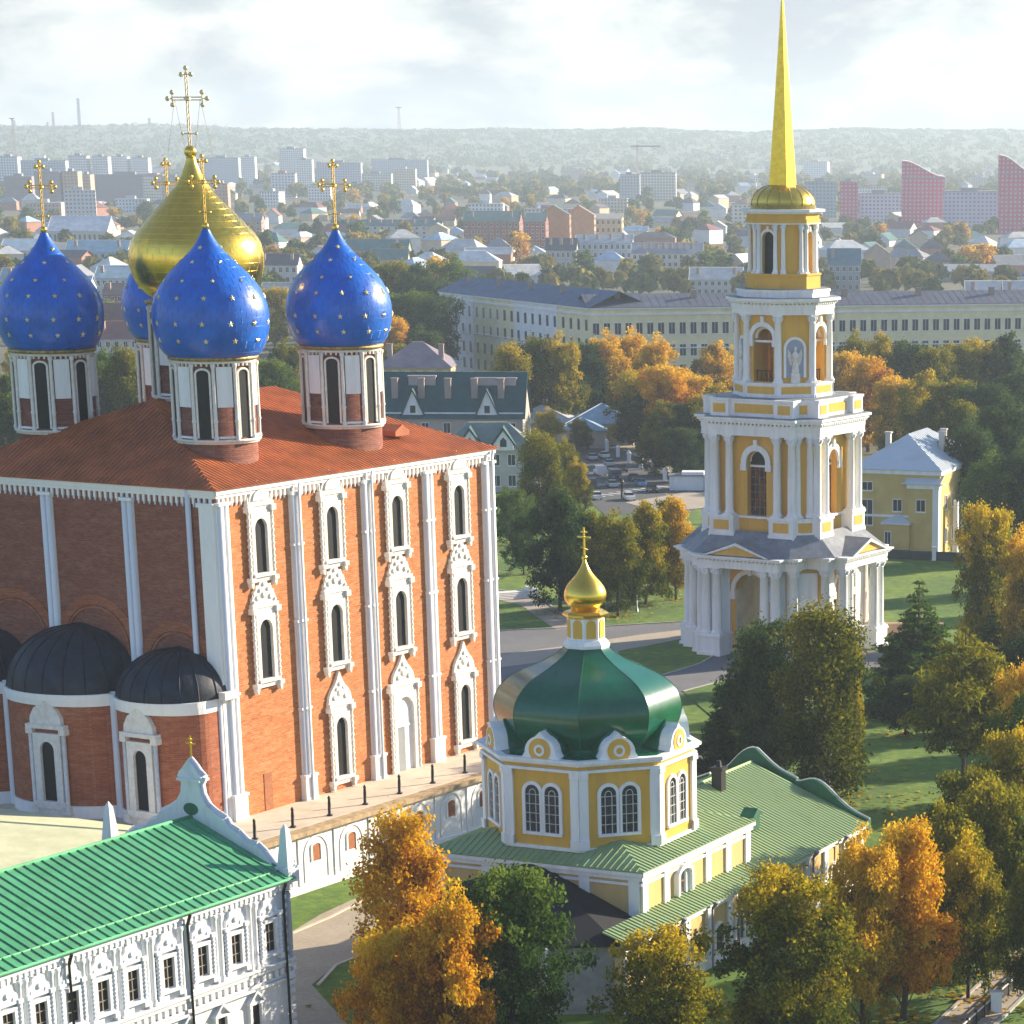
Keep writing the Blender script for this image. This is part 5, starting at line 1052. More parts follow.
# the long college building: two wings meeting at a blunt corner
def wing(P, Q, depth, h, nwin, rows, wm, rmt, root, seg=()):
    """one straight wing from P to Q (world), facade towards the camera"""
    P = Vector(P); Q = Vector(Q); Ln = (Q-P).length; ang = math.degrees(math.atan2((Q-P).y, (Q-P).x))
    base = root.matrix_world
    w_ = bpy.data.objects.new('wing', None); COL.objects.link(w_)
    return Ln, ang
LB0 = at(443, 368, 0); LB1 = at(590, 309, 22.6); LB1 = Vector((LB1.x, LB1.y, 0)); LB2 = at(1024, 304, 22.6); LB2 = Vector((LB2.x, LB2.y, 0)); LB2 = LB1+(LB2-LB1)*1.12
col_ = thing('college_building', 'long pale four storey college building with slate roof behind the autumn trees', 'building', (LB1.x, LB1.y, 0))
PYELL = wallmat((.86, .76, .46)); PWHT = wallmat((.84, .84, .82)); SLATE = roofmat((.10, .15, .23)); BROWNR = roofmat((.12, .13, .165))
nwin = 0
def wing_parts(P, Q, depth, h, n, zs, wh_, rcol, segs, rr):
    global nwin
    d = Q-P; Ln = d.length; ang = math.atan2(d.y, d.x)
    def put(o): o.parent = col_; o.location = (P-LB1); o.rotation_euler = (0, 0, ang); return o
    for i, (a, b, m, pr) in enumerate(segs):
        mb = MB(); mb.box(a*Ln, b*Ln-.02, -pr, depth, -.2, h-.02*i); put(mb.build('wall', m))
    mb = MB(); mb.box(-.3, Ln+.3, -.75, depth, h, h+.55); mb.box(-.2, Ln+.2, -.5, depth, h-1.6, h-1.1); mb.box(-.2, Ln+.2, -.42, depth, h*.52, h*.52+.3); put(mb.build('cornice', PWHT))
    mb = MB(); mb.roofplane((-.9, -.9, h+.56), (Ln+.9, -.9, h+.56), (0, 1), depth/2+.9, rise=rr, sp=2.2, rib=.05, rh=.04); mb.roofplane((Ln+.9, depth+.9, h+.56), (-.9, depth+.9, h+.56), (0, -1), depth/2+.9, rise=rr, sp=8, rib=.1); put(mb.build('roof', rcol))
    for k in range(int(Ln/22)):
        mb = MB(); x = 8+k*22; mb.box(x, x+1.6, depth*.3, depth*.3+1.0, h, h+rr+1.6); put(mb.build('chimney', wallmat((.35, .26, .22))))
    mb = MB()
    for k in range(n):
        for z in zs:
            x = Ln*(k+.5)/n; vis = scr(P+d*((k+.5)/n)+Vector((0, 0, z)))
            if nwin < 100 and z > zs[0]-9 and vis[0] < 1024:
                nwin += 1; o = window_cell(None, col_, 0, 0, 0, 0, 0, wh_[0], wh_[1])
                pr = next((q[3] for q in segs if q[0] <= (k+.5)/n < q[1]), 0)
                q = P-LB1+Vector((cos(ang), sin(ang), 0))*x+Vector((sin(ang), -cos(ang), 0))*pr; o.location = (q.x, q.y, z); o.rotation_euler = (0, 0, ang)
            else:
                pr = next((q[3] for q in segs if q[0] <= (k+.5)/n < q[1]), 0); mb.box(x-wh_[0]/2, x+wh_[0]/2, -pr-.05, -pr+.02, z, z+wh_[1])
    if mb.v: o = put(mb.build('window_row', WIN)); o['kind'] = 'stuff'
wing_parts(LB1, LB2, 18, 22.4, 46, (15.6, 9.6, 4), (1.75, 3.1), BROWNR, ((0, .07, PYELL, .3), (.07, .5, PYELL, 0), (.5, 1, PYELL, .15)), 3.2)
wing_parts(LB0, LB1, 18, 22.4, 21, (16.6, 11.4, 6.2, 1.4), (1.5, 3.0), SLATE, ((0, .24, PWHT, .3), (.24, .52, PYELL, .1), (.52, .8, PWHT, .3), (.8, 1, PYELL, 0)), 4.2)
# yellow mansion
p0 = at(939, 556); YR = math.degrees(math.atan2(at(939, 556).y-at(864, 549).y, at(939, 556).x-at(864, 549).x))
YM = thing('mansion', 'yellow two storey mansion with white corner and bluish metal roof right of the tower', 'house', (p0.x, p0.y, 0), -17)
LW = 15.5; LD = 27; MZ = 14.3
MYEL = wallmat((.62, .45, .17)); MBLU = mat('pale_blue_sheet_roof', (.58, .64, .68), .45, var=.1, scale=.3, dirt=(.30, .38, .44), dirt_amt=.5, dscale=.3)
mb = MB(); mb.box(-LW, 0, 0, LD, -.1, MZ); mb.box(-5.2, -.02, -1.2, .1, -.1, MZ-2.2); mb.box(-9.5, -4.8, -2.0, .1, -.1, 5.6); YW = mb.build('wall', MYEL, YM)
mb = MB(); mb.box(-LW-.35, .35, -.35, LD+.3, MZ-.7, MZ); mb.box(-5.5, .3, -1.5, .0, MZ-2.9, MZ-2.2); mb.box(-.9, .18, -1.38, .2, -.1, MZ-2.9); mb.box(-LW-.1, -5.2, -.2, .05, 6.3, 6.7); mb.box(-9.8, -4.6, -2.3, 0, 5.3, 5.6)
for y in (5, 10, 15, 20): mb.lathe([(.55, 0), (.48, 9)], 10, (1.6, y, 0))
mb.build('white_trim', WHITE2, YM)
mb = MB(); z = MZ+.05; rr = 5.4
mb.roofplane((-LW-.6, -.6, z), (.6, -.6, z), (0, 1), 8.6, 8, 8, rr, 0, .9, .1, .1) if False else None
A = [(-LW-.6, -.6, z), (.6, -.6, z), (.6, LD+.6, z), (-LW-.6, LD+.6, z)]; r0, r1 = (-LW/2, 7.4, z+rr), (-LW/2, LD-7.4, z+rr)
mb.face([A[0], A[1], r0]); mb.face([A[1], A[2], r1, r0]); mb.face([A[2], A[3], r1]); mb.face([A[3], A[0], r0, r1])
for k in range(26):
    y = -.6+k*1.08; q = min(1, (y+.6)/8, (LD+.6-y)/8); mb.tube((.6, y, z+.04), (.6-(LW/2+.6)*q, y, z+rr*q+.04), .06, n=4)
mb.prism([(-6.5, MZ-2.15), (1.0, MZ-2.15), (1, MZ-2.0), (-6.5, MZ-2.0)], -1.8, .0); mb.face([(-5.8, -1.8, MZ-2), (.5, -1.8, MZ-2), (.5, 1, MZ-.8), (-5.8, 1, MZ-.8)])
mb.face([(-10, -2.4, 5.6), (-4.4, -2.4, 5.6), (-7.2, 0, 6.9)]); mb.face([(-10, -2.4, 5.6), (-7.2, 0, 6.9), (-10, .0, 5.7)]); mb.face([(-4.4, -2.4, 5.6), (-4.4, 0, 5.7), (-7.2, 0, 6.9)])
rfm = mb.build('roof', MBLU, YM)
for x, y in ((-11.5, 8), (-3, 12), (-4, 17)): mb = MB(); mb.box(x-.45, x+.45, y-.45, y+.45, MZ+1, MZ+5.4); mb.box(x-.6, x+.6, y-.6, y+.6, MZ+5.4, MZ+5.65); mb.build('chimney', wallmat((.55, .52, .48)), rfm)
for a, z, w2, h2, oy in ((-12.9, 10.8, 1.8, 1.3, 0), (-12.9, 4.9, 1.9, 4.2, 0), (-12.9, .9, 1.6, 2.0, 0), (-7.5, 7.4, 1.5, 1.9, 0), (-3.0, 7.6, 1.5, 1.9, -1.2), (-8.6, 1.4, 1.0, 2.6, -2.0)): window_cell(None, YW, -90, 0, oy, a, z, w2, h2)
for y in (4, 8.5, 13, 17.5, 22):
    for z in (2, 7.6): window_cell(None, YW, 0, 0, 0, y, z, 1.3, 2.2)
gw = thing('garden_wall', 'low dark garden wall with white posts below the yellow mansion', 'wall', (p0.x, p0.y-6, 0), -17)
mb = MB(); mb.box(-22, 16, -.2, .2, -.1, 1.5); mb.build('panel', mat('dark_fence', (.05, .06, .06), .8), gw)
for x in (-20, -11.5, -1, 8, 15): mb = MB(); mb.box(x-.35, x+.35, -.35, .35, -.1, 2.1); mb.box(x-.45, x+.45, -.45, .45, 2.1, 2.3); mb.build('post', WHITE2, gw)
# teal roofed houses by the street
TEAL = roofmat((.008, .075, .085))
def px_house(name, label, cat, x0, x1, yb, h, rh, d, wc, rc, yaw=0, hip=False, group=None, wins=(0, 0), chim=0):
    a, b = at(x0, yb), at(x1, yb); w_ = (b-a).length; c = (a+b)/2
    t = thing(name, label, cat, (c.x, c.y+d/2, 0), yaw, group)
    wl, rf = gable_house(t, w_, d, h, rh, wallmat(wc), roofmat(rc), hip)
    nx, nz = wins
    for i in range(nx):
        for j in range(nz): window_cell(None, wl, -90, 0, -d/2, -w_/2+w_*(i+.5)/nx, h*(j+.3)/nz, min(1.5, w_/nx*.45), h/nz*.5)
    if wins != (0, 0):
        ny = max(2, int(d/4))
        for i in range(ny):
            for j in range(nz): window_cell(None, wl, 0, w_/2, 0, -d/2+d*(i+.5)/ny, h*(j+.3)/nz, 1.2, h/nz*.5)
    for i in range(chim): x = -w_*.35+w_*.7*i/max(1, chim-1); mb = MB(); mb.box(x-.7, x+.7, -d*.3, -d*.3+1.2, h, h+rh*.75+1.2); mb.box(x-.8, x+.8, -d*.3-.1, -d*.3+1.3, h+rh*.75+1.2, h+rh*.75+1.5); mb.build('chimney', wallmat((.40, .30, .27)), rf)
    return t
T1 = px_house('house', 'large house with a steep teal roof and brick chimneys beyond the cathedral roof', 'house', 372, 524, 458, 8.5, 9.5, 17, (.45, .38, .33), (.008, .08, .09), 0, False, None, (7, 2), 5)
T2 = px_house('house', 'white and brick house with green gables beside the cathedral corner', 'house', 440, 534, 492, 8.2, 5.0, 11, (.55, .52, .50), (.20, .26, .23), 4, True, None, (6, 2), 0)
for x in (-7.5, 9):
    mb = MB().fr(-90); mb.prism([(x-2.4, 9.2), (x+2.4, 9.2), (x, 14.6)], 0, 8.2, 0); mb.prism([(x-.6, 9.8), (x+.6, 9.8), (x+.6, 11.4), (x-.6, 11.4)], 8.2, 8.26, 1)
    mb.prism([(x-2.9, 9.0), (x-2.5, 9.0), (x, 14.6), (x, 15.1)], 0, 8.5, 2); mb.prism([(x+2.9, 9.0), (x+2.5, 9.0), (x, 14.6), (x, 15.1)], 0, 8.5, 2); mb.build('dormer', [WHITE2, WIN, TEAL], T1)
for x0, x1, z in ((-9, -3, 17.2), (6, 15, 16.8)): mb = MB(); mb.box(x0, x1, -2.6, -1.4, 12, z); mb.box(x0-.2, x1+.2, -2.8, -1.2, z, z+.3); mb.build('firewall', wallmat((.42, .38, .38)), T1)
mb = MB(); mb.box(-16, 17, -8.0, -7.6, 9.6, 9.9); mb.build('snow_guard', WHITE2, T1)
for i, x in enumerate((-3.5, 3.2)):
    mb = MB(); mb.fr(-90, 0, 0); mb.prism([(x-2.0, 8.3), (x+2.0, 8.3), (x+1.9, 9.6), (x, 12.2), (x-1.9, 9.6)], 0, 6.3, 0); mb.prism([(x-.65, 9.0), (x+.65, 9.0), (x+.65, 10.2), (x, 10.9), (x-.65, 10.2)], 6.3, 6.36, 1)
    mb.prism([(x-2.5, 9.4), (x-2.2, 9.4), (x, 12.5), (x, 12.9)], 0, 6.6, 2); mb.prism([(x+2.5, 9.4), (x+2.2, 9.4), (x, 12.5), (x, 12.9)], 0, 6.6, 2); mb.build('dormer', [WHITE2, WIN, TEAL], T2)
px_house('house', 'house with mauve pyramid roof and blue glass top behind the teal roof', 'house', 378, 452, 402, 9, 6, 20, (.55, .42, .20), (.24, .20, .23), 0, True, None, (6, 2), 2)
pv = thing('pavilion', 'low pavilion with pale blue and white pyramid roofs beside the street', 'pavilion', tuple(at(566, 446)))
for i, (x, y, w_, h, rh) in enumerate(((-6, 8, 16, 5, 3.6), (8, 6, 15, 5, 4.2), (4, -2, 11, 4, 2.6))):
    mb = MB(); mb.box(x-w_/2, x+w_/2, y-w_*.35, y+w_*.35, -.1, h+.01*i); mb.build('wall', wallmat((.5, .47, .42)), pv)
    mb = MB(); a = w_/2+.6; b = w_*.35+.6; z = h+.05; A = [(x-a, y-b, z), (x+a, y-b, z), (x+a, y+b, z), (x-a, y+b, z)]; t_ = (x, y, z+rh)
    for k in range(4): mb.face([A[k], A[(k+1) % 4], t_]); mb.tube(A[k], t_, .12, n=4)
    mb.build('roof', roofmat((.28, .42, .55)) if i else roofmat((.42, .44, .48)), pv)
gk = thing('gatehouse', 'small white gatehouse with a teal side left of the bell tower', 'gatehouse', tuple(at(692, 490)))
mb = MB(); mb.box(-4.5, 4.5, -1.2, 2.4, -.1, 3.0); mb.box(-2, 2.5, -1.3, 2.5, 3.0, 3.7); mb.build('wall', WHITE2, gk); mb = MB(); mb.box(-4.8, 4.8, -1.5, 2.7, 2.9, 3.1); mb.build('roof', LEAD, gk); mb = MB(); mb.box(2.5, 6.5, -1.6, .6, -.1, 2.6); mb.box(2.4, 6.6, -1.7, .7, 2.6, 2.8); mb.build('teal_shed', roofmat((.10, .30, .36)), gk)
rw = thing('retaining_wall', 'pinkish low retaining wall behind the lawn right of the tower', 'wall', tuple(at(893, 640)))
mb = MB(); mb.box(-2, 7, -.3, .3, -.1, 2.2); mb.box(-2.2, 7.2, -.45, .45, 2.2, 2.45); mb.build('panel', wallmat((.50, .33, .25)), rw)

# town blocks placed by eye: x0, x1, roof row, ground row, wall colour, window pitch, depth
def slab_block(name, label, x0, x1, yt, yb, wc, win, d=14, yaw=0, rc=(.30, .30, .31), pz=3.0, px_=3.2, cap=True, group=None):
    a, b = at(x0, yb), at(x1, yb); w_ = (b-a).length; c = (a+b)/2; h = zat(c, yt)
    t = thing(name, label, 'building', (c.x, c.y+d/2, 0), yaw, group)
    mb = MB(); mb.box(-w_/2, w_/2, -d/2, d/2, -.2, h)
    mb.build('wall', facade('facade_%02x%02x%02x_%d' % (*[int(q*255) for q in wc], int(px_*10)), wc, win, px_, pz, .5, .5), t)
    mb = MB(); mb.box(-w_/2-.25, w_/2+.25, -d/2-.25, d/2+.25, h, h+.7)
    if cap: mb.box(-w_*.2, w_*.1, -d*.2, d*.2, h+.7, h+3.2)
    mb.build('roof', roofmat(rc), t); return t, w_, h
W_ = (.20, .22, .26)
for a in (
 ('white panel block at the far left edge of the town', 0, 20, 157, 193, (.62, .66, .72), W_, 20), ('long bluish panel block behind the mauve ones at far left', 22, 68, 161, 194, (.45, .52, .62), W_, 16),
 ('narrow white tower block, first of the far white row', 70, 89, 156, 191, (.74, .74, .74), W_, 18), ('narrow white tower block, second of the far white row', 94, 110, 157, 191, (.74, .73, .72), W_, 18), ('narrow white tower block, third of the far white row', 113, 129, 157, 190, (.74, .74, .74), W_, 18),
 ('narrow white tower block, fourth of the far white row', 133, 150, 158, 190, (.72, .73, .76), W_, 18), ('pale blue long block right of the gold dome', 206, 240, 158, 188, (.50, .57, .66), W_, 16), ('white slim block at the end of the pale blue one', 241, 256, 157, 184, (.78, .77, .75), W_, 16),
 ('white tall block with a stepped top beyond the right dome', 280, 305, 149, 182, (.72, .71, .70), W_, 22), ('white low block beside the stepped one', 297, 313, 160, 186, (.78, .77, .74), W_, 16), ('long lilac block behind the right dome cross', 317, 362, 163, 190, (.50, .52, .60), W_, 14),
 ('cream low block beyond the right dome cross', 362, 392, 174, 192, (.74, .68, .55), W_, 14), ('lilac long block under the radio mast', 372, 428, 160, 182, (.52, .54, .62), W_, 14),
 ('mauve brick block at far left behind the left cross', 6, 34, 177, 207, (.33, .25, .27), W_, 16), ('mauve brick tower beside the left cross', 36, 62, 172, 208, (.34, .27, .29), W_, 16), ('orange sunlit brick block right of the left cross', 64, 80, 172, 208, (.62, .40, .24), W_, 18), ('orange sunlit brick block with red top beside its twin', 82, 92, 175, 204, (.62, .38, .24), W_, 18),
 ('long mauve brick block between left cross and gold dome', 93, 165, 175, 202, (.32, .25, .27), W_, 14), ('tan brick block behind the gold dome', 162, 186, 178, 206, (.52, .40, .30), W_, 14), ('orange brick block right of the gold dome tip', 216, 229, 184, 214, (.58, .30, .18), W_, 12),
 ('cream slab block alone among the woods', 641, 676, 173, 201, (.74, .67, .55), W_, 14), ('grey block coloured as the shaded side of the cream slab', 620, 640, 175, 202, (.45, .46, .48), W_, 12), ('tiny white tower far beyond the brick gables', 531, 537, 156, 168, (.82, .82, .80), W_, 14), ('small white tower under the radio mast', 412, 417, 147, 160, (.82, .82, .80), W_, 14),  # grey wall colour of the second block stands in for the slab's shaded side
 ('white block with flat top far beyond the brick gables', 415, 425, 166, 182, (.76, .76, .74), W_, 12), ('white cubic block far behind left of the cream slab', 598, 606, 150, 160, (.66, .68, .72), W_, 14),
 ('grey tower with a white edge right of the spire', 806, 836, 182, 218, (.38, .46, .50), W_, 20), ('crimson block right of the grey tower', 840, 858, 182, 222, (.60, .05, .14), (.55, .40, .44), 22),
 ('white and lilac block between the crimson towers', 859, 903, 194, 222, (.66, .62, .70), W_, 22), ('lilac stepped block right of the tall crimson tower', 944, 1000, 192, 228, (.60, .54, .66), W_, 24),
): slab_block('apartment_block', *a)
for i, (x0, x1, yt, yb, lab) in enumerate(((902, 944, 164, 226, 'tall crimson apartment tower with a curved sloping top'), (999, 1032, 160, 234, 'crimson apartment tower cut by the picture edge'))):
    t, w_, h = slab_block('apartment_tower', lab, x0, x1, yt+14, yb, (.62, .04, .13), (.55, .40, .44), 26, cap=False)
    mb = MB().fr(-90); mb.prism([(-w_/2+.01, h+.7)]+[(-w_/2+w_*k/8*.999, h+.7+12*(cos(pi*k/8)+1)/2+.3) for k in range(9)]+[(w_/2-.01, h+.7)], -12.9, 12.9); mb.build('curved_top', facade('facade_crimson', (.62, .04, .13), (.55, .40, .44)), t)
    mb = MB().fr(-90); q = [(-w_/2+w_*k/8, h+.9+12*(cos(pi*k/8)+1)/2+.3) for k in range(9)]; [mb.tube((q[k][0], 13, q[k][1]), (q[k+1][0], 13, q[k+1][1]), .5, n=5) for k in range(8)]; mb.build('roof_edge', WHITE2, t)
for a in (
 ('row_house', 'long white terrace with many dormers and teal roof right of the dome', 330, 442, 240, 9, 4, 14, (.62, .60, .58), (.06, .16, .17), 0, False, (16, 3), 8), ('house', 'cream gable house at the end of the dormered terrace', 428, 446, 246, 10, 4, 14, (.74, .65, .42), (.45, .40, .34), 90, False, (3, 2), 0),
 ('house', 'teal hipped roof house below the dormered terrace', 332, 408, 262, 6, 6, 18, (.40, .34, .24), (.05, .17, .18), 0, True, (8, 1), 2),
 ('brick_house', 'large red brick building with a wide gable in mid town', 464, 520, 250, 17, 6, 24, (.36, .13, .09), (.10, .19, .17), 0, False, (9, 4), 2), ('brick_house', 'red brick wing right of the wide gabled building', 520, 546, 248, 16, 5, 22, (.34, .12, .08), (.10, .19, .17), 0, False, (5, 4), 1),
 ('brick_house', 'orange gable house lit by the sun in mid town', 545, 563, 246, 19, 6, 20, (.60, .26, .10), (.12, .19, .17), 90, False, (3, 4), 0), ('brick_house', 'second orange gable house with pale top in mid town', 568, 590, 244, 18, 6, 20, (.62, .32, .15), (.35, .22, .18), 90, False, (4, 4), 0),
 ('house', 'yellow building with blue awnings beside the orange gables', 590, 622, 242, 15, 3, 20, (.66, .52, .26), (.45, .42, .40), 0, True, (6, 3), 0), ('house', 'grey house with dark mansard below the orange gables', 546, 576, 270, 10, 6, 18, (.42, .42, .44), (.07, .08, .11), 0, False, (6, 2), 3),
 ('house', 'pale blue grey house with tall chimneys in mid town', 576, 632, 268, 13, 4, 18, (.48, .52, .58), (.30, .36, .42), 0, True, (10, 3), 4), ('row_house', 'white terrace with a row of lit chimneys in mid town', 632, 702, 276, 11, 5, 20, (.70, .64, .54), (.28, .30, .34), 0, False, (12, 3), 8),
 ('house', 'low white house with pale sheet roof left of the belfry', 690, 742, 296, 7, 5, 16, (.60, .60, .58), (.62, .60, .56), 0, True, (8, 2), 2), ('house', 'house with a long dark roof and white gable among green trees', 450, 494, 292, 6, 5, 14, (.66, .62, .56), (.11, .10, .12), 0, False, (5, 1), 1),
 ('house', 'small brown house with pale roof near the gold cross', 205, 262, 232, 8, 5, 16, (.38, .27, .23), (.26, .28, .30), 0, True, (8, 2), 2), ('house', 'pale green roofed villa between the left domes', 96, 134, 300, 9, 5, 18, (.52, .60, .60), (.42, .56, .60), 0, True, (6, 2), 1),
 ('house', 'dark red house behind the left drum', 92, 134, 340, 7, 5, 14, (.34, .15, .12), (.20, .10, .09), 0, True, (5, 2), 1), ('house', 'white house with red roof above the trees left', 96, 140, 362, 7, 5, 14, (.60, .58, .54), (.26, .12, .11), 0, False, (5, 2), 1),
 ('house', 'ruddy house with white windows left of the far drum', 104, 138, 322, 10, 4, 14, (.40, .20, .17), (.20, .15, .14), 0, True, (5, 3), 1), ('church_house', 'small cream domed house right of the front dome', 262, 300, 318, 9, 4, 14, (.68, .62, .50), (.40, .44, .42), 0, True, (5, 2), 0),
 ('house', 'dark roofed white house between front and right domes', 258, 298, 285, 9, 5, 16, (.62, .60, .58), (.10, .09, .11), 0, False, (6, 2), 2), ('house', 'pale roofed cottage cluster beside the right drum', 392, 440, 330, 5, 4, 12, (.52, .45, .38), (.34, .30, .30), 0, True, (5, 1), 1),
 ('market_hall', 'wide hall with a white and blue hipped roof beyond the left dome', 48, 108, 246, 9, 9, 30, (.60, .57, .52), (.66, .68, .70), 0, True, (12, 1), 0), ('market_hall', 'pale blue roofed hall at the left edge of the town', 0, 46, 262, 6, 6, 26, (.60, .56, .50), (.42, .54, .62), 0, True, (8, 1), 0),
 ('house', 'blue roofed long house behind the left dome', 0, 60, 300, 7, 6, 18, (.50, .50, .48), (.34, .46, .54), 0, True, (9, 2), 2), ('house', 'teal pale house beyond the left dome top', 66, 128, 268, 8, 6, 18, (.46, .60, .62), (.36, .52, .58), 0, True, (9, 2), 2),
 ('house', 'dark teal turreted house right of the belfry', 828, 860, 292, 12, 7, 16, (.36, .40, .42), (.10, .20, .24), 0, True, (5, 3), 1), ('house', 'tan twin gabled house right of the belfry', 862, 892, 272, 9, 5, 14, (.55, .40, .30), (.30, .24, .22), 90, False, (4, 2), 0),
 ('house', 'long low shed among the trees at right', 940, 1006, 282, 5, 3, 16, (.50, .50, .48), (.44, .47, .48), 0, False, (8, 1), 0), ('house', 'house with a white metal roof behind the college roof', 966, 1010, 322, 9, 6, 16, (.50, .42, .34), (.62, .62, .60), 0, True, (5, 2), 2), ('house', 'sheet roofed house at the right edge behind the college roof', 1004, 1040, 326, 10, 6, 20, (.56, .46, .32), (.48, .50, .50), 0, False, (4, 2), 1),
): px_house(a[0], a[1], 'house', *a[2:11], None, *a[11:])
DET = [o for o in COL.objects if o.get('category') in ('house', 'building', 'pavilion')]
# scattered mid-rise blocks and small houses between them
rs = random.Random(11); occ = []
for o in DET: x, y, _ = scr(o.location); occ.append((x, y))
PAL_W = [((.82, .80, .76), 'white'), ((.82, .70, .48), 'cream'), ((.50, .24, .16), 'brick'), ((.66, .68, .70), 'grey'), ((.68, .52, .36), 'tan'), ((.80, .80, .80), 'white')]
PAL_R = [((.46, .58, .68), 'pale blue'), ((.70, .70, .68), 'white'), ((.28, .29, .31), 'grey'), ((.27, .12, .10), 'rust red'), ((.15, .13, .14), 'dark'), ((.56, .56, .54), 'white'), ((.09, .20, .19), 'teal')]
small = {}; n = 0; blocks = {}
while n < 44:
    y = 164+(232-164)*rs.random()**1.8; x = rs.uniform(-10, 1035)
    if any(abs(x-a) < 24*(y-125)/100 and abs(y-b) < 5 for a, b in occ): continue
    n += 1; occ.append((x, y)); m_ = 3050/scr(at(x, y))[2]; w_ = rs.uniform(18, 46)*m_/2; hh = rs.choice((10, 12, 15, 16, 27))*m_
    wc, wn = rs.choice((((.80, .79, .76), 'white'), ((.80, .72, .55), 'cream'), ((.62, .68, .76), 'pale blue'), ((.66, .46, .36), 'pinkish brick'), ((.70, .68, .68), 'pale grey'), ((.74, .60, .42), 'tan')))
    t, _, _ = slab_block('apartment_block', '', x-w_, x+w_, y-hh, y, wc, W_, 13, rs.choice((0, 0, 12, -18)), rs.choice(((.42, .42, .43), (.50, .30, .24), (.55, .55, .54))), 3.0, rs.choice((3.0, 3.6)))
    zone = 'left of domes' if x < 130 else 'near the mast' if x < 420 else 'in mid town' if x < 700 else 'right of spire'
    blocks.setdefault(f'{wn} flat roofed blocks {zone}', []).append(t)
for k, v in blocks.items(): rank_labels(v, k)
n = 0
while n < 215:
    y = 168+(312-168)*rs.random()**1.5; x = rs.uniform(-15, 1040)
    if any(abs(x-a)/1.6+abs(y-b)*2.2 < 20*(y-130)/120 for a, b in occ): continue
    if y > 285 and 300 < x < 1040: continue
    if y < 200 and rs.random() < .55: continue
    occ.append((x, y)); n += 1; p = at(x, y); wc, wn = rs.choice(PAL_W); rc, rn = rs.choice(PAL_R); w_ = rs.uniform(11, 26); d = rs.uniform(10, 15)
    t = thing('house', '', 'house', (p.x, p.y, 0), rs.choice((0, 90, 20, -25, 60))); gable_house(t, w_, d, rs.choice((4, 6, 7, 9)), rs.uniform(3, 5.5), wallmat(wc), roofmat(rc), rs.random() < .6)
    zone = 'left of domes' if x < 130 else 'near the mast' if x < 420 else 'in mid town' if x < 700 else 'right of spire'
    small.setdefault(f'{rn} roofed small {wn} houses {zone}', []).append(t)
for k, v in small.items(): rank_labels(v, k)
# town trees: nearer ones one by one, the far woods as one mass
zones = {}; n = 0
while n < 225:
    y = 190+(345-190)*rs.random()**1.1; x = rs.uniform(-20, 1045)
    if y > 288 and x > 442: continue
    if any(abs(x-a) < 13*(y-120)/120 and -3 < (y-b) < 16*(y-130)/150 for a, b in occ): continue
    n += 1; p = at(x, y); H = rs.uniform(9, 17); leaf = rs.choices(['olive', 'green', 'yellowgreen', 'yellow', 'orange', 'dark'], (30, 24, 22, 10, 5, 9))[0]
    t = plant(p, H, H*rs.uniform(.75, 1.15), rs.choice(['round', 'round', 'wide', 'tall']), leaf, '', None, True)
    word = {'olive': 'olive', 'green': 'green', 'yellowgreen': 'yellowing', 'yellow': 'yellow', 'orange': 'orange', 'dark': 'dark green'}[leaf]
    zone = 'left of domes' if x < 130 else 'near the mast' if x < 420 else 'in mid town' if x < 700 else 'right of spire'
    zones.setdefault(f'{word} town trees {zone}', []).append(t)
for k, v in zones.items(): rank_labels(v, k)
rg = np.random.default_rng(5)
def woods(name, n, y0, y1, leafn, seed, hmin=9, hmax=15, nl=34, avoid=True):
    rg = np.random.default_rng(seed); pts = []
    while len(pts) < n:
        y = y0+(y1-y0)*rg.random()**1.0; x = rg.uniform(-30, 1054)
        p = at(x, y)
        if avoid and any(abs(x-a) < 12*(y-120)/120 and -2 < (y-b) < 9 for a, b in occ): continue
        pts.append((p.x, p.y))
    P = np.array(pts); H = rg.uniform(hmin, hmax, len(P)); wd = H*rg.uniform(.5, .8, len(P)); ti = rg.random(len(P))
    idx = np.repeat(np.arange(len(P)), nl); m = len(idx); d = rg.normal(size=(m, 3)); d /= np.linalg.norm(d, axis=1)[:, None]; d[:, 2] = np.abs(d[:, 2])*.9-.15
    r = .75+.3*rg.random(m); pos = np.stack([P[idx, 0]+d[:, 0]*wd[idx]*r*.6, P[idx, 1]+d[:, 1]*wd[idx]*r*.6, H[idx]*(.42+.58*d[:, 2]*r)], 1)
    nr = d+rg.normal(size=(m, 3))*.5; nr /= np.linalg.norm(nr, axis=1)[:, None]; a = np.cross(nr, rg.normal(size=(m, 3))); a /= np.linalg.norm(a, axis=1)[:, None]; b = np.cross(nr, a); s = (H[idx]*.22*rg.uniform(.7, 1.4, m))[:, None]
    V = np.stack([pos-a*s, pos+b*s*.8, pos+a*s, pos-b*s*.8], 1).reshape(-1, 3); me = bpy.data.meshes.new(name)
    me.vertices.add(4*m); me.vertices.foreach_set('co', V.astype(np.float32).ravel()); me.loops.add(4*m); me.loops.foreach_set('vertex_index', np.arange(4*m, dtype=np.int32))
    me.polygons.add(m); me.polygons.foreach_set('loop_start', np.arange(0, 4*m, 4, dtype=np.int32)); me.polygons.foreach_set('loop_total', np.full(m, 4, np.int32)); me.update()
    at_ = me.attributes.new('tint', 'FLOAT', 'FACE'); at_.data.foreach_set('value', np.clip(ti[idx]*.85+.1*rg.normal(size=m), 0, 1).astype(np.float32)); me.materials.append(LEAF[leafn])
    o = bpy.data.objects.new(name, me); COL.objects.link(o); o['kind'] = 'stuff'; tag(o, 'far autumn woods spread through the town below the ridge', 'woods'); return o
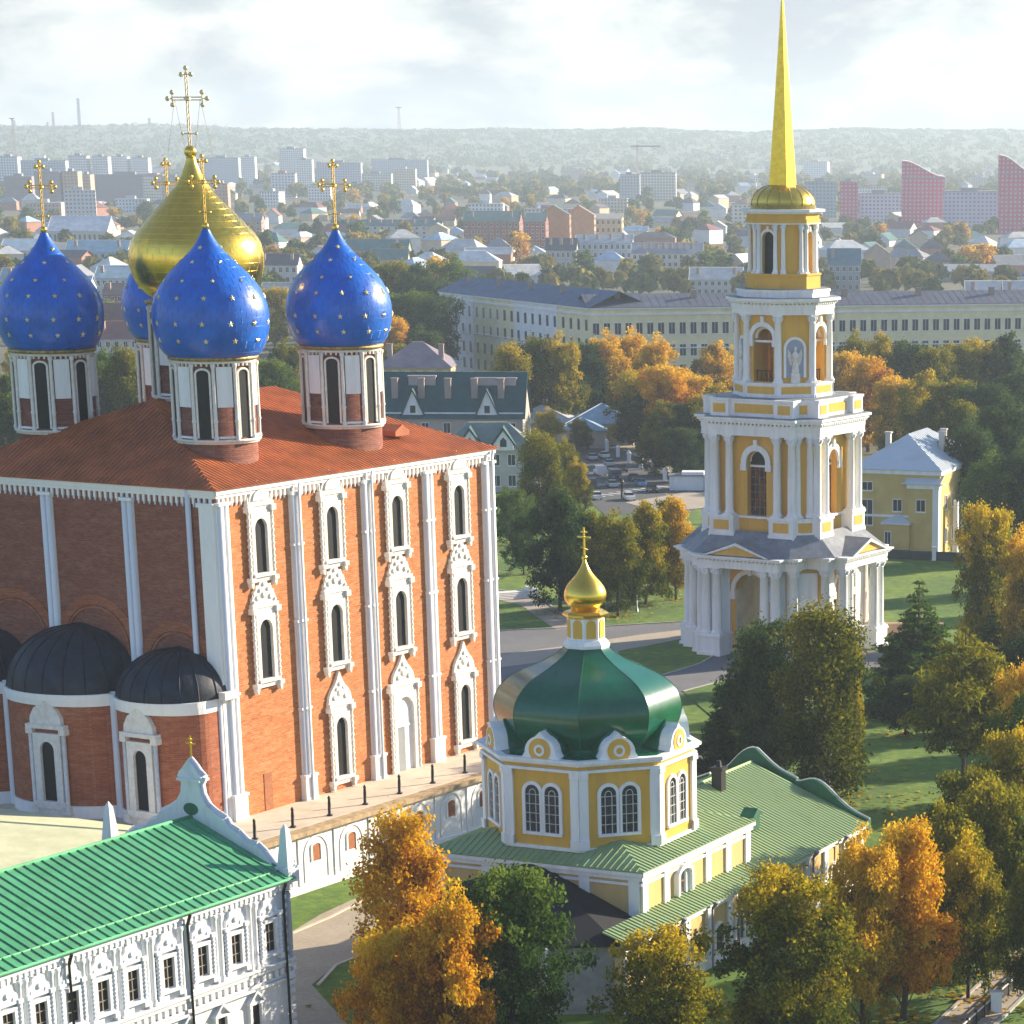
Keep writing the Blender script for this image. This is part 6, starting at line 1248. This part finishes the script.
LEAF['woods'] = leafmat('leaf_far_woods', [(0.0595, 0.085, 0.0306), (0.119, 0.136, 0.0374), (0.204, 0.187, 0.051), (0.34, 0.255, 0.051)], .2)
woods('woods', 3400, 156.5, 200, 'woods', 3, 9, 16, 30); woods('woods', 560, 200, 300, 'woods', 4, 7, 13, 60)
# wooded ridge on the skyline
mb = MB(); NX, NY_ = 160, 26; i = len(mb.v)
def ridge(x): return 76+3*sin(x*.0021+1)+2.6*sin(x*.0057)+2.0*sin(x*.013+2)+1.6*sin(x*.031)+3.2*max(0, sin(x*.009+.6))**.4-.0026*(x+900)
for r_ in range(NY_+1):
    for c_ in range(NX+1):
        y = 5600+(9900-5600)*r_/NY_; x = (-2700+4400*c_/NX)*(y/9900)*1.0-250; t = min(1, max(0, (r_/NY_)*1.25)); z = ridge(x)*(t*t*(3-2*t))+3.0*sin(x*.011+y*.004)*t*sin(y*.003)+(rg.random()-.4)*4.5*t
        mb.v.append((x, y, z-2*(1-t)))
for r_ in range(NY_):
    for c_ in range(NX): a = i+r_*(NX+1)+c_; mb.f.append((a, a+1, a+NX+2, a+NX+1)); mb.m.append(0); mb.sm.append(False)
structure(mb.build('hills', HILLM))
RP = []
rgh = np.random.default_rng(8); nT = 5200; yy = rgh.uniform(6200, 9850, nT); xx = (rgh.uniform(-2700, 1700, nT))*(yy/9900)-250
def hz(x, y): t = min(1, max(0, (y-5600)/4300*1.25)); return ridge(x)*(t*t*(3-2*t))
P3 = np.array([(x, y, hz(x, y)) for x, y in zip(xx, yy)]); idx = np.repeat(np.arange(nT), 22); m = len(idx); d = rgh.normal(size=(m, 3)); d /= np.linalg.norm(d, axis=1)[:, None]
Hh = rgh.uniform(7, 13, nT); pos = P3[idx]+d*np.array([1.0, 1.0, .6])*Hh[idx][:, None]; pos[:, 2] += 1
a = np.cross(d+rgh.normal(size=(m, 3))*.4, rgh.normal(size=(m, 3))); a /= np.linalg.norm(a, axis=1)[:, None]; b = np.cross(d, a); s = (Hh[idx]*.3)[:, None]
V = np.stack([pos-a*s, pos+b*s*.8, pos+a*s, pos-b*s*.8], 1).reshape(-1, 3); me = bpy.data.meshes.new('forest'); me.from_pydata(V.tolist(), [], [(4*k, 4*k+1, 4*k+2, 4*k+3) for k in range(m)])
at_ = me.attributes.new('tint', 'FLOAT', 'FACE'); at_.data.foreach_set('value', np.clip(np.repeat(.25+.4*rgh.random(nT), 22), 0, 1).astype(np.float32)); me.materials.append(leafmat('leaf_ridge', [(.07, .10, .05), (.12, .15, .06), (.18, .18, .08), (.26, .22, .10)], .2)); o = bpy.data.objects.new('forest', me); COL.objects.link(o); o['kind'] = 'stuff'; tag(o, 'hazy forest covering the ridge on the skyline', 'forest')  # ridge leaf colours are lightened in place of thicker haze
# masts and chimneys on the skyline
MAST = mat('mast_steel', (.30, .24, .24), .6, .2); STK = mat('chimney_concrete', (.16, .15, .16), .9)
def at_depth(x, Y): d = C_F + (x-CX)/F_PX*C_R - (131-CY)/F_PX*C_U; t = Y/d[1]; return Vector((d[0]*t, Y, 0))
ch_ = []
for x, yt, r in ((8, 126, 5), (15, 120, 4), (36, 128, 6), (48, 122, 4), (54, 112, 5), (63, 130, 4), (80, 98, 6), (92, 127, 8), (105, 128, 5), (113, 124, 4), (124, 128, 4), (150, 118, 5), (128, 130, 5), (27, 131, 8), (70, 128, 5)):
    p = at_depth(x, 9700); h = zat(p, yt); mb = MB(); mb.lathe([(r*1.1, 0), (r*.75, h*.97), (r*.85, h*.97), (r*.85, h)], 10); o = mb.build('factory_chimney', STK, None, (p.x, p.y, 0)); tag(o, '', 'chimney'); ch_.append(o)
rank_labels(ch_, 'factory stacks on the left skyline')
def mast(lab, x, yt, yb, wd, crane=0):
    p = at(x, yb); h = zat(p, yt); t = thing('radio_mast', lab, 'mast', tuple(p)); mb = MB(); q = wd
    for sx in (-1, 1):
        for sy in (-1, 1): mb.tube((sx*q, sy*q, 0), (sx*q*.15, sy*q*.15, h), .35, .2, 4)
    for k in range(14):
        z0, z1 = h*k/14, h*(k+1)/14; a, b = q*(1-.85*k/14), q*(1-.85*(k+1)/14)
        for sy in (-1, 1): mb.tube((-a, sy*a, z0), (b, sy*b, z1), .16, n=4); mb.tube((a, sy*a, z0), (-b, sy*b, z1), .16, n=4)
    mb.build('lattice', MAST, t); mb = MB(); mb.box(-q*.9, q*.9, -q*.5, q*.5, h*.985, h*1.0) if not crane else mb.box(-crane*.3, crane, -.5, .5, h*.93, h*.955); mb.build('platform' if not crane else 'jib', MAST, t)
mast('lattice radio mast standing alone against the sky right of the domes', 401, 107, 172, 6); mast('tall thin mast on the ridge near the middle', 595, 119, 156, 4)
mast('tower crane beside the cream slab block', 638, 143, 198, 2, 26); mast('hazy mast left of the spire', 735, 146, 190, 4); mast('hazy mast right of the spire', 878, 146, 180, 4); mast('thin striped mast beside the left cross', 17, 118, 185, 4)

# ------------------------------------------------------------------ street furniture and cars
def paint(nm, c): return mat('car_paint_'+nm, c, .35, .1, coat=.6, var=.04)
TYRE = mat('tyre_rubber', (.02, .02, .02), .9); RIM = mat('wheel_rim', (.4, .4, .42), .4, .6); LAMPG = mat('headlight_glass', (.6, .6, .62), .2)
def car(p, az, m, label, van=False):
    t = thing('parked_car' if not van else 'parked_van', label, 'car' if not van else 'van', tuple(p), az); Lh, wd = (2.2, .9) if not van else (2.5, 1.0)
    mb = MB(); mb.fr(-90)
    body = [(-Lh, .35), (Lh, .35), (Lh, .75), (Lh*.95, .92), (Lh*.48, 1.0), (-Lh*.9, 1.02), (-Lh, .9)] if not van else [(-Lh, .35), (Lh, .35), (Lh, 1.0), (Lh*.75, 1.15), (Lh*.55, 2.0), (-Lh, 2.1)]
    mb.prism(body, -wd, wd); b = mb.build('body', m, t)
    if not van:
        mb = MB().fr(-90); mb.prism([(-Lh*.82, 1.0), (Lh*.5, .99), (Lh*.2, 1.45), (-Lh*.55, 1.47)], -wd*.86, wd*.86); mb.build('glasshouse', DARK, t); mb = MB(); mb.box(-Lh*.56, Lh*.2, -wd*.8, wd*.8, 1.46, 1.5); mb.build('roof', m, t)
    else: mb = MB().fr(-90); mb.prism([(Lh*.2, 1.2), (Lh*.745, 1.2), (Lh*.56, 1.9), (Lh*.2, 1.9)], -wd*1.01, wd*1.01); mb.build('window', DARK, t)
    for x in (-Lh*.6, Lh*.62):
        for y in (-1, 1): mb = MB(); mb.tube((x, y*wd*1.02, .33), (x, y*wd*.75, .33), .33, n=14); w_ = mb.build('wheel', TYRE, t); mb = MB(); mb.tube((x, y*wd*1.04, .33), (x, y*wd*.98, .33), .2, n=10); mb.build('rim', RIM, w_)
    for y in (-1, 1): mb = MB(); mb.box(Lh*.96, Lh*1.01, y*wd*.7-.18, y*wd*.7+.18, .62, .8); mb.build('headlight', LAMPG, t)
STA = math.degrees(math.atan2(at(690, 488).y-at(590, 436).y, at(690, 488).x-at(590, 436).x))
for x, y, c, lab, v in ((583, 473, 'blue', 'blue car on the street beside the white van', 0), (600, 475, 'white', 'white van on the street among the cars', 1), (609, 466, 'silver', 'silver car just behind the white van', 0), (634, 481, 'black', 'black car alone in the right lane', 0), (652, 492, 'black', 'dark car at the end of the street by the pavement', 0),
                        (590, 488, 'dark', 'dark blue van on the street before the white van', 1), (596, 499, 'white', 'white car half hidden behind the street side trees', 0), (629, 500, 'white', 'white car beside the dark post at the crossing', 0), (568, 456, 'black', 'black car at the far end of the street left side', 0), (592, 460, 'silver', 'silver car near the far end of the street', 0), (604, 458, 'white', 'white car behind the silver car at the far street end', 0), (622, 472, 'black', 'black car between the silver car and the lone black one', 0), (612, 487, 'silver', 'silver car between the dark van and the crossing', 0), (641, 486, 'blue', 'blue car in the right lane near the crossing', 0), (615, 479, 'dark', 'dark van behind the blue car in mid street', 1), (578, 449, 'blue', 'blue car at the far end beside the pavilion', 0)):
    cc = {'blue': (.10, .25, .50), 'white': (.8, .8, .8), 'silver': (.5, .52, .54), 'black': (.02, .02, .025), 'dark': (.03, .04, .08)}[c]; car(at(x, y, .06), STA+(180 if x < 615 else 0), paint(c, cc), lab, v)
pl = []
for x, y in ((585, 440), (596, 445), (607, 451), (618, 457), (629, 463), (641, 469), (653, 475), (665, 481), (676, 487)):
    mb = MB(); mb.box(-.4, .4, -.4, .4, 0, 2.0); mb.box(-.5, .5, -.5, .5, 2.0, 2.2); mb.lathe([(.45, 0), (.25, .35), (.02, .55)], 8, (0, 0, 2.2)); o = mb.build('fence_post', WHITE2, None, tuple(at(x, y, .15))); tag(o, '', 'post'); pl.append(o)
rank_labels(pl, 'white stone posts along the street')
mb = MB(); mb.lathe([(.25, 0), (.2, 3.2), (.5, 3.2), (.5, 3.4), (.1, 4.0)], 8); o = mb.build('post', IRON, None, tuple(at(622, 499))); tag(o, 'dark post beside the white car at the crossing', 'post')
def street_lamp(p, h, lab, twin=True):
    t = thing('street_lamp', lab, 'street lamp', tuple(p), 0); mb = MB(); mb.lathe([(.22, 0), (.18, .6), (.10, .8), (.07, h)], 8); mb.build('pole', mat('grey_steel', (.45, .46, .47), .5, .4), t)
    for s_ in ((-1, 1) if twin else (1,)):
        mb = MB(); mb.tube((0, 0, h), (s_*1.0, 0, h+.25), .05, n=5); mb.prism([(s_*.8, h+.2), (s_*1.9, h+.42), (s_*1.95, h+.52), (s_*.8, h+.42)], -.22, .22); mb.build('lamp_head', mat('white_lamp_head', (.85, .85, .85), .4), t)
    if twin: mb = MB(); mb.ball(0, 0, h+.2, .3, 8); mb.build('cap', WHITE2, t)
street_lamp(at(768, 782), zat(at(768, 782), 676), 'twin armed white street lamp before the drooping birch'); street_lamp(at(637, 612), zat(at(637, 612), 588), 'lamp post under the dark trees by the plaza', False)
# steps and low wall left of the park trees
st = thing('stone_steps', 'flight of stone steps beside the lawn behind the cathedral corner', 'steps', tuple(at(512, 600)), 30); mb = MB()
for k in range(5): mb.box(-4, 4, k*.5, k*.5+4-k*.5, 0, .17*(k+1))
mb.box(-4.6, -4, -.2, 4.2, 0, 1.4); mb.box(4, 4.6, -.2, 4.2, 0, 1.4); mb.build('step', WSTONE, st)
# railing along the path bottom right
A_, B_ = at(1040, 966), at(960, 1040); d = (B_-A_); Ln = d.length; d.normalize(); rl = thing('railing', 'dark railing with pale top rail along the paved path bottom right', 'railing', tuple(A_), math.degrees(math.atan2(d.y, d.x)))
mb = MB(); mb.box(0, Ln, -.05, .05, 1.0, 1.12); mb.build('top_rail', mat('pale_rail', (.6, .58, .55), .6), rl); mb = MB(); mb.box(0, Ln, -.04, .04, .2, .9); mb.build('panel', IRON, rl)
x = .5
while x < Ln: mb = MB(); mb.box(x-.1, x+.1, -.1, .1, 0, 1.3); mb.build('post', IRON, rl); x += 2.4
g = at(996, 1012); mb = MB(); mb.box(-.45, .45, -.35, .35, 0, 1.6); mb.box(-.55, .55, -.45, .45, 1.6, 1.8); o = mb.build('gate_pillar', WHITE2, None, tuple(g)); tag(o, 'white pillar in the railing bottom right', 'pillar')
kb = [((262, 1000), (300, 1010)), ((310, 985), (338, 963)), ((338, 963), (402, 938))]
for i, (a, b) in enumerate((((318, 986), (336, 966)), ((336, 966), (400, 940)), ((292, 934), (330, 918)), ((330, 918), (388, 888)))):
    P, Q = at(*a), at(*b); L_ = (Q-P).length; mb = MB(); mb.box(0, L_, -.15, .15, 0, .14); o = mb.build('kerb', PAVE, None, (P.x, P.y, 0)); o.rotation_euler = (0, 0, math.atan2((Q-P).y, (Q-P).x)); structure(o)

mk = mat('road_paint', (.75, .75, .73), .7, var=.1)
A_, B_ = at(604, 497), at(672, 487); d = (B_-A_); nrm = Vector((-d.y, d.x, 0)).normalized()
for k in range(9):
    P = A_+d*(k/8.5); Q = P+d.normalized()*.7; mb = MB(); mb.face([tuple(P+Vector((0, 0, .075))), tuple(Q+Vector((0, 0, .075))), tuple(Q+nrm*3.2+Vector((0, 0, .075))), tuple(P+nrm*3.2+Vector((0, 0, .075)))]); structure(mb.build('road_marking', mk))
rg = np.random.default_rng(12); pts = []
for o in [o for o in COL.objects if o.get('category') == 'tree' and o.location.y < 560 and o.location.y > 200]:
    m = int(160*o.scale[0]**2); a = rg.random(m)*6.283; r = np.abs(rg.normal(size=m))*5.5*o.scale[0]; pts += [(o.location.x+x, o.location.y+y) for x, y in zip(r*np.cos(a), r*np.sin(a))]
P = np.array(pts); m = len(P); a = rg.random(m)*6.283; s = .16+.22*rg.random(m); z = .11+.05*rg.random(m)
V = np.stack([np.stack([P[:, 0]+s*np.cos(a+q), P[:, 1]+s*np.sin(a+q), z+.05*(k % 2)], 1) for k, q in enumerate((0, 1.5708, 3.1416, 4.712))], 1).reshape(-1, 3)
me = bpy.data.meshes.new('fallen_leaves'); me.from_pydata(V.tolist(), [], [(4*k, 4*k+1, 4*k+2, 4*k+3) for k in range(m)]); at_ = me.attributes.new('tint', 'FLOAT', 'FACE'); at_.data.foreach_set('value', rg.random(m).astype(np.float32)); me.materials.append(LEAF['yellow'])
o = bpy.data.objects.new('fallen_leaves', me); COL.objects.link(o); o['kind'] = 'stuff'; tag(o, 'yellow leaves fallen on the lawns and paths', 'leaves')

# ------------------------------------------------------------------ haze
mb = MB(); mb.box(-GX-50, GX+50, -320, 10450, -2, 185); hzb = mb.build('haze', []); bm = bmesh.new(); bm.from_mesh(hzb.data); bmesh.ops.recalc_face_normals(bm, faces=bm.faces); bm.to_mesh(hzb.data); bm.free(); hzb['kind'] = 'stuff'; hzb['label'] = 'pale autumn haze thickening towards the ridge'; hzb['category'] = 'haze'
hm = bpy.data.materials.new('haze'); hm.use_nodes = True; t = hm.node_tree; t.nodes.clear(); pvn = N(t, 'ShaderNodeVolumePrincipled'); pvn.inputs['Color'].default_value = (.72, .87, 1.0, 1); pvn.inputs['Density'].default_value = 1.12e-4; pvn.inputs['Anisotropy'].default_value = .25
o_ = N(t, 'ShaderNodeOutputMaterial'); t.links.new(pvn.outputs[0], o_.inputs['Volume']); hzb.data.materials.append(hm)
